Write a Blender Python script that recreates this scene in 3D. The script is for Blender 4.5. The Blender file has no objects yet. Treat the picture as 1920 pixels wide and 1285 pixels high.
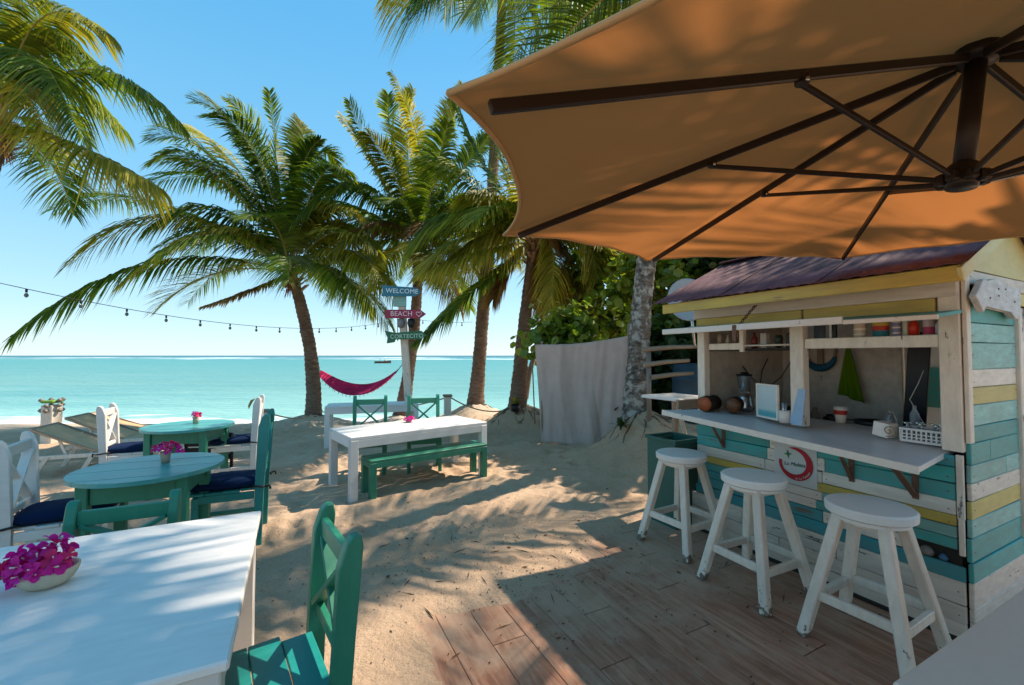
import bpy, bmesh, math, random
import numpy as np
from mathutils import Vector, Matrix, Quaternion, noise as mnoise
random.seed(7)
rng = np.random.default_rng(7)
S = bpy.context.scene
COL = S.collection
R = math.radians

# ------------------------------------------------------------------ camera
EYE = 1.55
PITCH = math.atan(24.5 / 800)
cam_d = bpy.data.cameras.new('camera')
cam_d.lens = 15.0
cam_d.sensor_width = 36.0
cam_d.clip_start = 0.05
cam_d.clip_end = 60000
cam = bpy.data.objects.new('camera', cam_d)
COL.objects.link(cam)
cam.location = (0, 0, EYE)
cam.rotation_euler = (math.pi / 2 + PITCH, 0, 0)
S.camera = cam
# ------------------------------------------------------------------ sky and sun
SUN = Vector((0.70, 0.47, 1.0)).normalized()
world = bpy.data.worlds.new('World')
S.world = world
world.use_nodes = True
wn = world.node_tree
for n in list(wn.nodes):
    wn.nodes.remove(n)
sky = wn.nodes.new('ShaderNodeTexSky')
sky.sky_type = 'NISHITA'
sky.sun_disc = False
sky.sun_elevation = math.asin(SUN.z)
sky.sun_rotation = math.atan2(SUN.x, SUN.y)
sky.altitude = 0
sky.air_density = 1.0
sky.dust_density = 0.15
sky.ozone_density = 1.6
# the tropical haze-blue of the photograph: an elevation gradient carried over the whole dome, blended with the Nishita sky
wtc = wn.nodes.new('ShaderNodeTexCoord')
wsep = wn.nodes.new('ShaderNodeSeparateXYZ')
wramp = wn.nodes.new('ShaderNodeValToRGB')
SKYR = [(0.0, (0.24, 0.345, 0.41)), (0.10, (0.185, 0.33, 0.41)), (0.3, (0.10, 0.28, 0.41)), (0.6, (0.040, 0.215, 0.385)), (1.0, (0.04, 0.185, 0.345))]
while len(wramp.color_ramp.elements) < len(SKYR):
    wramp.color_ramp.elements.new(0.5)
for i, (p, c) in enumerate(SKYR):
    wramp.color_ramp.elements[i].position = p
    wramp.color_ramp.elements[i].color = (c[0], c[1], c[2], 1)
wsc = wn.nodes.new('ShaderNodeVectorMath')
wsc.operation = 'SCALE'
wsc.inputs['Scale'].default_value = 0.97 / 0.12
wmix = wn.nodes.new('ShaderNodeMix')
wmix.data_type = 'RGBA'
wmix.inputs[0].default_value = 0.22
bg = wn.nodes.new('ShaderNodeBackground')
bg.inputs['Strength'].default_value = 0.12
wo = wn.nodes.new('ShaderNodeOutputWorld')
wn.links.new(wtc.outputs['Generated'], wsep.inputs[0])
wn.links.new(wsep.outputs[2], wramp.inputs[0])
wn.links.new(wramp.outputs[0], wsc.inputs[0])
wn.links.new(wsc.outputs[0], wmix.inputs[6])
wn.links.new(sky.outputs[0], wmix.inputs[7])
wn.links.new(wmix.outputs[2], bg.inputs[0])
wn.links.new(bg.outputs[0], wo.inputs[0])
sun_d = bpy.data.lights.new('sun', 'SUN')
sun_d.energy = 3.3
sun_d.angle = R(0.55)
sun_d.color = (1.0, 0.87, 0.71)
sun = bpy.data.objects.new('sun', sun_d)
COL.objects.link(sun)
sun.rotation_euler = SUN.to_track_quat('Z', 'Y').to_euler()
S.view_settings.view_transform = 'Standard'
S.view_settings.look = 'None'
S.view_settings.gamma = 1
S.view_settings.exposure = 1.25
S.view_settings.use_curve_mapping = False
S.render.engine = 'CYCLES'
S.cycles.max_bounces = 10
S.cycles.diffuse_bounces = 7
S.cycles.transparent_max_bounces = 12

# ------------------------------------------------------------------ real-place helpers
CPI, SPI = math.cos(PITCH), math.sin(PITCH)


def sight(px, py):
    x = (px - 960) / 800.0
    u = (642.5 - py) / 800.0
    return Vector((x, CPI - u * SPI, SPI + u * CPI))


def at_z(px, py, z=0.0):
    r = sight(px, py)
    return Vector((0, 0, EYE)) + r * ((z - EYE) / r.z)


def at_d(px, py, D):
    r = sight(px, py)
    return Vector((0, 0, EYE)) + r * (D / r.y)


KA = R(27)
KC = Vector((2.47, 2.35, 0))
KU = Vector((-math.sin(KA), math.cos(KA), 0))
KV = Vector((math.cos(KA), math.sin(KA), 0))


def K(b, a, h):
    return KC + KV * b + KU * a + Vector((0, 0, h))


def ss(a, b, x):
    t = min(1, max(0, (x - a) / (b - a)))
    return t * t * (3 - 2 * t)


# ------------------------------------------------------------------ materials
MATS = {}


class NT:
    def __init__(s, name):
        s.m = bpy.data.materials.new(name)
        s.m.use_nodes = True
        s.t = s.m.node_tree
        s.p = s.t.nodes['Principled BSDF']
        s.out = s.t.nodes['Material Output']
        s.tc = s.t.nodes.new('ShaderNodeTexCoord')

    def n(s, typ, **kw):
        x = s.t.nodes.new(typ)
        for k, v in kw.items():
            setattr(x, k, v)
        return x

    def l(s, a, b):
        s.t.links.new(a, b)

    def mapping(s, scale=(1, 1, 1), src='Object', rot=(0, 0, 0), loc=(0, 0, 0)):
        m = s.n('ShaderNodeMapping')
        m.inputs['Scale'].default_value = scale
        m.inputs['Rotation'].default_value = rot
        m.inputs['Location'].default_value = loc
        s.l(s.tc.outputs[src], m.inputs['Vector'])
        return m.outputs[0]

    def noise(s, vec, scale, detail=4, rough=0.55, dist=0.0):
        x = s.n('ShaderNodeTexNoise')
        x.inputs['Scale'].default_value = scale
        x.inputs['Detail'].default_value = detail
        x.inputs['Roughness'].default_value = rough
        x.inputs['Distortion'].default_value = dist
        if vec is not None:
            s.l(vec, x.inputs['Vector'])
        return x.outputs[0]

    def ramp(s, fac, stops, interp='LINEAR'):
        x = s.n('ShaderNodeValToRGB')
        x.color_ramp.interpolation = interp
        e = x.color_ramp.elements
        while len(e) < len(stops):
            e.new(0.5)
        for i, (p, c) in enumerate(stops):
            e[i].position = p
            e[i].color = (c[0], c[1], c[2], 1) if not isinstance(c, (int, float)) else (c, c, c, 1)
        s.l(fac, x.inputs[0])
        return x.outputs[0]

    def mix(s, fac, a, b, mode='MIX'):
        x = s.n('ShaderNodeMix', data_type='RGBA', blend_type=mode)
        for v, i in ((fac, 0), (a, 6), (b, 7)):
            if isinstance(v, (int, float)):
                x.inputs[i].default_value = v
            elif isinstance(v, tuple):
                x.inputs[i].default_value = (v[0], v[1], v[2], 1)
            else:
                s.l(v, x.inputs[i])
        return x.outputs[2]

    def math(s, op, a, b=0.0, c=0.0):
        x = s.n('ShaderNodeMath', operation=op)
        for v, i in ((a, 0), (b, 1), (c, 2)):
            if isinstance(v, (int, float)):
                x.inputs[i].default_value = v
            else:
                s.l(v, x.inputs[i])
        return x.outputs[0]

    def bump(s, h, strength=0.3, dist=0.01, normal=None):
        b = s.n('ShaderNodeBump')
        b.inputs['Strength'].default_value = strength
        b.inputs['Distance'].default_value = dist
        s.l(h, b.inputs['Height'])
        if normal is not None:
            s.l(normal, b.inputs['Normal'])
        s.l(b.outputs[0], s.p.inputs['Normal'])
        return b.outputs[0]

    def rnd(s):
        return s.n('ShaderNodeObjectInfo').outputs['Random']


def plain(name, col, rough=0.6, metal=0.0, var=0.12, scale=12, spec=0.4):
    if name in MATS:
        return MATS[name]
    t = NT(name)
    v = t.mapping()
    n = t.noise(v, scale, 5)
    c = t.mix(n, tuple(x * (1 - var) for x in col), tuple(min(1, x * (1 + var)) for x in col))
    t.l(c, t.p.inputs['Base Color'])
    t.p.inputs['Roughness'].default_value = rough
    t.p.inputs['Metallic'].default_value = metal
    t.p.inputs['Specular IOR Level'].default_value = spec
    t.bump(n, 0.15, 0.004)
    MATS[name] = t.m
    return t.m


def paint(name, col, chip=(0.16, 0.12, 0.09), wear=0.5, dirt=(0.2, 0.16, 0.12), grain=(1, 1, 1), rough=0.5, var=0.18, dirtamt=0.35, foot=False):
    """weathered brushed paint on timber: brush streaks, chips down to wood, grime"""
    if name in MATS:
        return MATS[name]
    t = NT(name)
    oi = t.n('ShaderNodeObjectInfo')
    vm = t.n('ShaderNodeVectorMath', operation='ADD')
    t.l(t.tc.outputs['Object'], vm.inputs[0])
    cx = t.n('ShaderNodeCombineXYZ')
    t.l(t.math('MULTIPLY', oi.outputs['Random'], 13.0), cx.inputs[0])
    t.l(t.math('MULTIPLY', oi.outputs['Random'], 7.0), cx.inputs[2])
    t.l(cx.outputs[0], vm.inputs[1])
    mp = t.n('ShaderNodeMapping')
    mp.inputs['Scale'].default_value = grain
    t.l(vm.outputs[0], mp.inputs[0])
    v = mp.outputs[0]
    big = t.noise(vm.outputs[0], 2.6, 4)
    streak = t.noise(v, 30, 6, 0.65)
    c = t.mix(big, tuple(x * (1 - var) for x in col), tuple(min(1, x * (1 + var)) for x in col))
    rv = t.math('MULTIPLY_ADD', oi.outputs['Random'], 0.22, 0.88)
    cc = t.n('ShaderNodeCombineXYZ')
    for i in range(3):
        t.l(rv, cc.inputs[i])
    c = t.mix(1.0, c, cc.outputs[0], 'MULTIPLY')
    c = t.mix(t.ramp(streak, [(0.35, 0.0), (0.7, dirtamt)]), c, dirt, 'MIX') if dirtamt > 0 else c
    chipn = t.noise(v, 14, 8, 0.72)
    th = 0.72 - wear * 0.1
    chipf = t.ramp(chipn, [(th, 0.0), (th + 0.03, 1.0)])
    if foot:
        zz = t.n('ShaderNodeSeparateXYZ'); t.l(t.tc.outputs['Object'], zz.inputs[0])
        near_ = t.ramp(zz.outputs[2], [(0.0, 0.30), (0.10, 0.06), (0.25, 0.0)])
        chipf = t.ramp(t.math('ADD', t.noise(vm.outputs[0], 22, 6, 0.7), near_), [(0.68, 0.0), (0.71, 1.0)])
    c = t.mix(chipf, c, chip)
    t.l(c, t.p.inputs['Base Color'])
    t.p.inputs['Roughness'].default_value = rough
    rr = t.math('MULTIPLY_ADD', streak, 0.35, rough - 0.15)
    t.l(rr, t.p.inputs['Roughness'])
    h = t.math('SUBTRACT', t.math('MULTIPLY', streak, 0.5), chipf)
    t.bump(h, 0.25, 0.003)
    MATS[name] = t.m
    return t.m


def cloth(name, col, rough=0.9, scale=300, trans=0.0):
    if name in MATS:
        return MATS[name]
    t = NT(name)
    v = t.mapping()
    n = t.noise(v, scale, 2)
    n2 = t.noise(v, 5, 4)
    c = t.mix(n2, tuple(x * 0.82 for x in col), tuple(min(1, x * 1.12) for x in col))
    t.l(c, t.p.inputs['Base Color'])
    t.p.inputs['Roughness'].default_value = rough
    t.p.inputs['Specular IOR Level'].default_value = 0.15
    t.bump(n, 0.3, 0.002)
    if trans > 0:
        tr = t.n('ShaderNodeBsdfTranslucent')
        t.l(c, tr.inputs[0])
        ms = t.n('ShaderNodeMixShader')
        ms.inputs[0].default_value = trans
        t.l(t.p.outputs[0], ms.inputs[1])
        t.l(tr.outputs[0], ms.inputs[2])
        t.l(ms.outputs[0], t.out.inputs[0])
    MATS[name] = t.m
    return t.m


def leafmat(name, c1, c2, c3, trans=0.5, rough=0.5, scale=1.2, spec=0.3):
    if name in MATS:
        return MATS[name]
    t = NT(name)
    n = t.noise(t.mapping(), scale, 5, 0.6)
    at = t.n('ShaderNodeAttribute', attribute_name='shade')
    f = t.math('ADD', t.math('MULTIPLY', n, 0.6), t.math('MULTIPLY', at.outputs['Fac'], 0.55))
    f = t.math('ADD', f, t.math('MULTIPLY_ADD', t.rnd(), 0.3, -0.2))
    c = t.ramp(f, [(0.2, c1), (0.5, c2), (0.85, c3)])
    t.l(c, t.p.inputs['Base Color'])
    t.p.inputs['Roughness'].default_value = rough
    t.p.inputs['Specular IOR Level'].default_value = spec
    tr = t.n('ShaderNodeBsdfTranslucent')
    c2_ = t.mix(1.0, c, (1.25, 1.15, 0.45), 'MULTIPLY')
    t.l(c2_, tr.inputs[0])
    ms = t.n('ShaderNodeMixShader')
    ms.inputs[0].default_value = trans
    t.l(t.p.outputs[0], ms.inputs[1])
    t.l(tr.outputs[0], ms.inputs[2])
    t.l(ms.outputs[0], t.out.inputs[0])
    MATS[name] = t.m
    return t.m


# ------------------------------------------------------------------ object helpers
def root(name, label, cat, loc=(0, 0, 0), rz=0.0, group=None):
    o = bpy.data.objects.new(name, None)
    o.empty_display_size = 0.1
    COL.objects.link(o)
    o.location = loc
    o.rotation_euler = (0, 0, rz)
    tag(o, label, cat, group)
    return o


def tag(o, label=None, cat=None, group=None, kind=None):
    if label: o['label'] = label
    if cat: o['category'] = cat
    if group: o['group'] = group
    if kind: o['kind'] = kind
    return o


def link(name, me, parent=None, loc=None):
    o = bpy.data.objects.new(name, me)
    COL.objects.link(o)
    if parent: o.parent = parent
    if loc is not None: o.location = loc
    return o


def from_data(name, verts, faces, mat, parent=None, smooth=False, shade=None, loc=None):
    me = bpy.data.meshes.new(name)
    me.from_pydata([tuple(v) for v in verts], [], faces)
    if mat: me.materials.append(mat)
    if smooth:
        me.polygons.foreach_set('use_smooth', [True] * len(me.polygons))
    if shade is not None:
        a = me.attributes.new('shade', 'FLOAT', 'POINT')
        a.data.foreach_set('value', shade)
    me.update()
    return link(name, me, parent, loc)


class MB:
    def __init__(s):
        s.bm = bmesh.new()

    def box(s, c, size, rot=None, bev=0.004, jit=0.0):
        g = bmesh.ops.create_cube(s.bm, size=1.0)
        vs = g['verts']
        for v in vs:
            v.co = Vector((v.co.x * size[0], v.co.y * size[1], v.co.z * size[2]))
            if jit:
                v.co += Vector([random.uniform(-jit, jit) for _ in range(3)])
        if bev:
            es = list({e for v in vs for e in v.link_edges})
            r = bmesh.ops.bevel(s.bm, geom=es, offset=min(bev, min(size) * 0.3), segments=1, affect='EDGES', profile=0.5)
            vs = r['verts']
        m = Matrix.Translation(Vector(c))
        if rot is not None:
            m = m @ (rot.to_matrix().to_4x4() if isinstance(rot, Quaternion) else rot.to_4x4())
        for v in vs:
            v.co = m @ v.co
        return s

    def bar(s, p0, p1, w, t, bev=0.004, up=(0, 0, 1), ext=0.0):
        p0, p1 = Vector(p0), Vector(p1)
        d = p1 - p0
        L = d.length + 2 * ext
        z = d.normalized()
        u = Vector(up)
        if abs(z.dot(u.normalized())) > 0.98:
            u = Vector((0, 1, 0)) if abs(z.y) < 0.9 else Vector((1, 0, 0))
        x = u.cross(z).normalized()
        y = z.cross(x)
        m = Matrix((x, y, z)).transposed()
        return s.box((p0 + p1) / 2, (w, t, L), m, bev)

    def tube(s, pts, rad, seg=8, cap=True):
        pts = [Vector(p) for p in pts]
        n = len(pts)
        rr = rad if isinstance(rad, (list, tuple)) else [rad] * n
        rings = []
        prev = None
        for i, p in enumerate(pts):
            d = (pts[min(i + 1, n - 1)] - pts[max(i - 1, 0)]).normalized()
            if prev is None:
                a = Vector((0, 0, 1)) if abs(d.z) < 0.9 else Vector((1, 0, 0))
                x = a.cross(d).normalized()
            else:
                x = (prev - d * prev.dot(d)).normalized()
            prev = x
            y = d.cross(x)
            rings.append([s.bm.verts.new(p + (x * math.cos(2 * math.pi * k / seg) + y * math.sin(2 * math.pi * k / seg)) * rr[i]) for k in range(seg)])
        for i in range(n - 1):
            for k in range(seg):
                f = s.bm.faces.new((rings[i][k], rings[i][(k + 1) % seg], rings[i + 1][(k + 1) % seg], rings[i + 1][k]))
                f.smooth = True
        if cap:
            s.bm.faces.new(rings[0][::-1])
            s.bm.faces.new(rings[-1])
        return s

    def lathe(s, prof, c=(0, 0, 0), seg=20, axis=None, smooth=True, squash=1.0):
        rings = []
        c = Vector(c)
        q = Vector((0, 0, 1)).rotation_difference(Vector(axis)).to_matrix() if axis else Matrix.Identity(3)
        for r, z in prof:
            if r < 1e-5:
                rings.append([s.bm.verts.new(c + q @ Vector((0, 0, z)))])
            else:
                rings.append([s.bm.verts.new(c + q @ Vector((r * math.cos(2 * math.pi * k / seg), squash * r * math.sin(2 * math.pi * k / seg), z))) for k in range(seg)])
        for i in range(len(rings) - 1):
            A, B = rings[i], rings[i + 1]
            for k in range(seg):
                k2 = (k + 1) % seg
                if len(A) == 1 and len(B) == 1: continue
                if len(A) == 1: f = s.bm.faces.new((A[0], B[k2], B[k]))
                elif len(B) == 1: f = s.bm.faces.new((A[k], A[k2], B[0]))
                else: f = s.bm.faces.new((A[k], A[k2], B[k2], B[k]))
                f.smooth = smooth
        return s

    def prism(s, poly, thick, m=None):
        """poly in xy, extruded 0..thick in z, then matrix m"""
        m = m or Matrix.Identity(4)
        a = [s.bm.verts.new(m @ Vector((x, y, 0))) for x, y in poly]
        b = [s.bm.verts.new(m @ Vector((x, y, thick))) for x, y in poly]
        s.bm.faces.new(a[::-1])
        s.bm.faces.new(b)
        n = len(poly)
        for i in range(n):
            s.bm.faces.new((a[i], a[(i + 1) % n], b[(i + 1) % n], b[i]))
        return s

    def put(s, name, mat, parent=None, loc=None):
        bmesh.ops.recalc_face_normals(s.bm, faces=s.bm.faces)
        me = bpy.data.meshes.new(name)
        s.bm.to_mesh(me)
        s.bm.free()
        me.materials.append(mat)
        return link(name, me, parent, loc)


def text_obj(name, txt, size, mat, parent, m, depth=0.002, shear=0.0, spacing=1.0, follow=None):
    cu = bpy.data.curves.new(name, 'FONT')
    cu.body = txt
    cu.size = size
    cu.extrude = depth
    cu.shear = shear
    cu.space_character = spacing
    cu.align_x = 'CENTER'
    cu.align_y = 'CENTER'
    tmp = bpy.data.objects.new(name + '_c', cu)
    COL.objects.link(tmp)
    dg = bpy.context.evaluated_depsgraph_get()
    me = bpy.data.meshes.new_from_object(tmp.evaluated_get(dg))
    bpy.data.objects.remove(tmp)
    if follow:
        for v in me.vertices:
            v.co = follow(v.co)
    me.transform(m)
    me.materials.clear()
    me.materials.append(mat)
    me.name = name
    return link(name, me, parent)


def mframe(origin, ex, ey):
    ex = Vector(ex).normalized()
    ey = Vector(ey).normalized()
    ez = ex.cross(ey)
    m = Matrix((ex, ey, ez)).transposed().to_4x4()
    m.translation = Vector(origin)
    return m


def copy_tree(o, parent=None):
    c = o.copy()
    COL.objects.link(c)
    if parent: c.parent = parent
    for ch in list(o.children):
        copy_tree(ch, c)
    return c


# paints used again and again
WHITE = paint('white_paint', (0.80, 0.70, 0.60), wear=0.8, grain=(1, 1, 1), dirtamt=0.10, var=0.05)
WHITE_V = paint('white_paint_posts', (0.80, 0.68, 0.555), wear=1.0, grain=(1, 1, 0.3), dirtamt=0.24, var=0.06)
WHITE_CLEAN = paint('white_table_paint', (0.74, 0.70, 0.655), chip=(0.35, 0.28, 0.2), wear=0.35, grain=(0.25, 1, 1), dirtamt=0.13, var=0.05, rough=0.42)
GREEN = paint('green_chair_paint', (0.016, 0.185, 0.11), chip=(0.10, 0.26, 0.18), wear=0.25, dirtamt=0.22, dirt=(0.06, 0.30, 0.20), grain=(1, 1, 0.2), var=0.28, rough=0.42)
TEALDK = paint('teal_chair_paint', (0.008, 0.20, 0.18), chip=(0.10, 0.30, 0.24), wear=0.25, dirtamt=0.22, dirt=(0.05, 0.34, 0.30), grain=(0.3, 1, 1), var=0.28, rough=0.38)
K_TEAL = paint('plank_teal', (0.03, 0.36, 0.34), wear=0.85, grain=(0.3, 0.12, 1), dirtamt=0.42, var=0.28)
K_DEEP = paint('plank_deep_teal', (0.014, 0.27, 0.30), wear=0.85, grain=(0.3, 0.12, 1), dirtamt=0.42, var=0.28)
K_PALE = paint('plank_pale_teal', (0.22, 0.50, 0.45), wear=0.85, grain=(0.3, 0.12, 1), dirtamt=0.42, var=0.28)
K_YEL = paint('plank_yellow', (0.60, 0.43, 0.07), wear=0.85, grain=(0.3, 0.12, 1), dirtamt=0.42, var=0.28)
K_CREAM = paint('plank_cream', (0.68, 0.58, 0.24), wear=0.2, grain=(0.3, 0.12, 1), dirtamt=0.12)
K_WHITE = paint('plank_white', (0.80, 0.69, 0.57), wear=1.1, grain=(0.3, 0.12, 1), dirtamt=0.30, chip=(0.1, 0.08, 0.065), var=0.06)
RAWWOOD = paint('raw_wood', (0.30, 0.22, 0.15), wear=0.2, grain=(0.2, 1, 1), dirtamt=0.4)
DRIFT = paint('driftwood_grey', (0.24, 0.2, 0.17), wear=0.3, grain=(0.2, 1, 1), dirtamt=0.4)
BLACK = plain('black_plastic', (0.012, 0.012, 0.014), 0.45)
BROWNMET = plain('umbrella_brown_metal', (0.028, 0.017, 0.012), 0.38, 0.3)
STEEL = plain('steel', (0.5, 0.5, 0.5), 0.25, 0.9)
RUST = paint('rusty_iron', (0.13, 0.045, 0.02), chip=(0.3, 0.1, 0.04), wear=1.0, dirtamt=0.5, rough=0.8)
NAVY = cloth('navy_canvas', (0.004, 0.016, 0.055))
ROPE = cloth('rope_fibre', (0.42, 0.34, 0.24), scale=120)
GLASSM = NT('clear_glass')
GLASSM.p.inputs['Transmission Weight'].default_value = 0.9
GLASSM.p.inputs['Roughness'].default_value = 0.05
GLASSM.p.inputs['Base Color'].default_value = (0.9, 0.94, 0.93, 1)
GLASS = GLASSM.m

# ================================================================== GROUND
mounds = [(-5.55, 12.0, 0.27, 1.1), (-1.05, 12.0, 0.55, 1.3), (0.12, 10.0, 0.42, 1.0), (1.85, 6.25, 0.55, 0.85), (0.6, 10.6, 0.3, 1.4), (-3.4, 13.1, 0.35, 1.0),
          (3.2, 6.6, 0.45, 1.5), (-0.9, 10.9, 0.1, 0.7)]
EDGE = [(-4.0, 1.74), (-2.75, 1.70), (-2.0, 1.52), (-1.2, 1.95), (-0.3, 2.35), (0.2, 2.4), (3, 2.4)]


def cover(x, y):
    """>0 where sand lies, <0 over the deck"""
    dx, dy = x - KC.x, y - KC.y
    b = dx * KV.x + dy * KV.y
    a = dx * KU.x + dy * KU.y
    e = np.interp(b, [p[0] for p in EDGE], [p[1] for p in EDGE])
    d1 = a - e
    d2 = -2.69 - b
    return np.maximum(d1, d2 * 0.9)


def sst(a, b, x):
    t = np.clip((x - a) / (b - a), 0, 1)
    return t * t * (3 - 2 * t)


_g = rng.random((64, 64))


def vnoise(x, y):
    xi = np.floor(x).astype(int); yi = np.floor(y).astype(int)
    fx = x - xi; fy = y - yi
    fx = fx * fx * (3 - 2 * fx); fy = fy * fy * (3 - 2 * fy)
    a = _g[xi % 64, yi % 64]; b = _g[(xi + 1) % 64, yi % 64]; c = _g[xi % 64, (yi + 1) % 64]; d = _g[(xi + 1) % 64, (yi + 1) % 64]
    return (a * (1 - fx) + b * fx) * (1 - fy) + (c * (1 - fx) + d * fx) * fy - 0.5


def zbase(x, y):
    x = np.asarray(x, float); y = np.asarray(y, float)
    z = -0.30 * sst(6.5, 12, y) - 0.78 * sst(11.4, 15.2, y) - 4.0 * sst(16, 90, y)
    z = z + 0.12 * sst(0.8, 3, x) * (1 - sst(9, 13, y)) * sst(4.5, 6, y)
    for mx, my, h, r in mounds:
        d2 = ((x - mx) ** 2 + (y - my) ** 2) / (r * r)
        z = z + h * np.exp(-d2 * 1.8)
    return z


def zg(x, y):
    return float(zbase(x, y))


xs = np.concatenate([[-6000, -2500, -900, -350, -150, -80, -50, -35, -26, -20, -16, -13.5, -11.5, -10, -9, -8.2], np.arange(-7.6, 4.6, 0.032), [4.8, 5.4, 6.2, 7.2, 9, 12, 16, 22, 32, 50, 80, 150, 350, 900, 2500, 6000]])
ys = np.concatenate([[-6000, -900, -150, -40, -15, -6, -3, -1.5, -0.5, 0.2], np.arange(0.6, 8.0, 0.032), np.arange(8.0, 18, 0.09), [18.5, 20, 23, 28, 36, 50, 80, 140, 300, 900, 3000, 9000, 30000]])
X, Y = np.meshgrid(xs, ys)
Z = zbase(X, Y)
near = (1 - sst(9, 14, np.hypot(X, Y - 3)))
rel = (0.035 * vnoise(X * 1.7 + 9, Y * 1.7) + 0.028 * vnoise(X * 4.1, Y * 4.1 + 5) + 0.02 * vnoise(X * 9.3, Y * 9.3) + 0.014 * vnoise(X * 19, Y * 19 + 2))
# footprints and scuffs
fp = np.zeros_like(Z)
for i in range(1300):
    fx, fy = rng.uniform(-7, 4), rng.uniform(2.0, 13)
    if cover(np.array(fx), np.array(fy)) < 0.15: continue
    r = rng.uniform(0.05, 0.11); an = rng.uniform(0, 3.14); dep = rng.uniform(0.010, 0.036)
    x0 = np.searchsorted(xs, fx - 0.4); x1 = np.searchsorted(xs, fx + 0.4)
    y0 = np.searchsorted(ys, fy - 0.4); y1 = np.searchsorted(ys, fy + 0.4)
    sx = X[y0:y1, x0:x1] - fx; sy = Y[y0:y1, x0:x1] - fy
    u = (sx * math.cos(an) + sy * math.sin(an)) / (r * 1.7); v = (-sx * math.sin(an) + sy * math.cos(an)) / r
    q = u * u + v * v
    fp[y0:y1, x0:x1] += -dep * np.exp(-q * 1.2) + dep * 0.55 * np.exp(-(np.sqrt(q) - 1.35) ** 2 * 5)
Z = Z + near * (rel + fp)
cv = cover(X, Y) + 0.06 + 0.13 * vnoise(X * 3.1, Y * 3.1 + 3) + 0.08 * vnoise(X * 11, Y * 11) + 0.05 * vnoise(X * 29, Y * 29)
lift = np.clip(cv * 0.12, -0.035, 0.0)
w = sst(-0.02, 0.9, cv)
Z = np.where(cv < 0.9, (Z + 0.01) * w + (lift + 0.006 + np.where(cv > 0, cv * 0.012, 0)) * (1 - w), Z)
Z = np.where((cv > 0.02) & (Y < 5) & (cover(X, Y) < 1.3), np.maximum(Z, 0.006 + 0.02 * np.clip(cv, 0, 0.5) + 0.6 * near * np.maximum(rel + fp, -0.02) * sst(0.1, 0.4, cv)), Z)
Z = np.where((Y < -1), -0.05, Z)
ny, nx = X.shape
V = np.stack([X.ravel(), Y.ravel(), Z.ravel()], 1)
idx = np.arange(ny * nx).reshape(ny, nx)
F = np.stack([idx[:-1, :-1].ravel(), idx[:-1, 1:].ravel(), idx[1:, 1:].ravel(), idx[1:, :-1].ravel()], 1)
me = bpy.data.meshes.new('beach_sand')
me.vertices.add(len(V)); me.vertices.foreach_set('co', V.ravel())
me.loops.add(F.size); me.loops.foreach_set('vertex_index', F.ravel().astype(np.int32))
me.polygons.add(len(F)); me.polygons.foreach_set('loop_start', np.arange(0, F.size, 4, dtype=np.int32))
me.polygons.foreach_set('loop_total', np.full(len(F), 4, dtype=np.int32))
me.polygons.foreach_set('use_smooth', np.ones(len(F), dtype=bool))
me.update(calc_edges=True)
t = NT('sand')
v = t.tc.outputs['Object']
n1 = t.noise(v, 1.3, 5); n2 = t.noise(v, 60, 4, 0.7); n3 = t.noise(v, 450, 2, 0.8)
c = t.ramp(n1, [(0.3, (0.56, 0.375, 0.245)), (0.7, (0.69, 0.495, 0.34))])
c = t.mix(t.ramp(n2, [(0.3, 0.35), (0.6, 0.0)]), c, (0.27, 0.175, 0.11))
c = t.mix(t.ramp(n3, [(0.55, 0.0), (0.75, 0.35)]), c, (0.62, 0.54, 0.44))
sp = t.ramp(t.noise(v, 55, 2, 0.5), [(0.70, 0.0), (0.73, 0.8)])
c = t.mix(sp, c, (0.12, 0.075, 0.045))
# sunlit white of the beach painted in: sand grows paler towards the water
sxyz = t.n('ShaderNodeSeparateXYZ'); t.l(v, sxyz.inputs[0])
c = t.mix(t.ramp(t.math('DIVIDE', sxyz.outputs[1], 20.0), [(0.5, 0.0), (0.68, 0.85)]), c, (0.72, 0.66, 0.56))
t.l(c, t.p.inputs['Base Color'])
t.p.inputs['Roughness'].default_value = 0.95
t.p.inputs['Specular IOR Level'].default_value = 0.1
h = t.math('ADD', t.math('MULTIPLY', n2, 1.0), t.math('MULTIPLY', n3, 0.35))
h = t.math('ADD', h, t.math('MULTIPLY', t.noise(v, 16, 4), 1.6))
t.bump(h, 0.9, 0.016)
me.materials.append(t.m)
SANDM = t.m
tag(link('beach_sand', me), kind='structure')

# ------------------------------------------------------------------ sea
t = NT('sea_water')
v = t.tc.outputs['Object']
sx_ = t.n('ShaderNodeSeparateXYZ'); t.l(v, sx_.inputs[0])
ly = t.math('LOGARITHM', t.math('MAXIMUM', sx_.outputs[1], 1.0), 10.0)      # 1.2 at shore, 4 far
wob = t.noise(t.mapping((0.01, 0.03, 1)), 1.0, 4)
wob2 = t.noise(t.mapping((0.05, 0.25, 1)), 1.0, 4)
f = t.math('DIVIDE', t.math('ADD', ly, t.math('MULTIPLY_ADD', wob, 0.35, -0.17)), 4.0)
c = t.ramp(f, [(0.285, (0.62, 0.66, 0.58)), (0.315, (0.26, 0.50, 0.46)), (0.38, (0.15, 0.33, 0.30)), (0.55, (0.085, 0.285, 0.27)), (0.655, (0.065, 0.26, 0.26)), (0.70, (0.02, 0.13, 0.17)), (0.9, (0.01, 0.09, 0.14))])
c = t.mix(t.ramp(wob2, [(0.42, 0.0), (0.75, 0.55)]), c, (0.03, 0.23, 0.25))
c = t.mix(t.ramp(t.noise(t.mapping((0.35, 1.6, 1)), 1.0, 5, 0.65), [(0.5, 0.0), (0.75, 0.35)]), c, (0.30, 0.50, 0.46))
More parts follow.
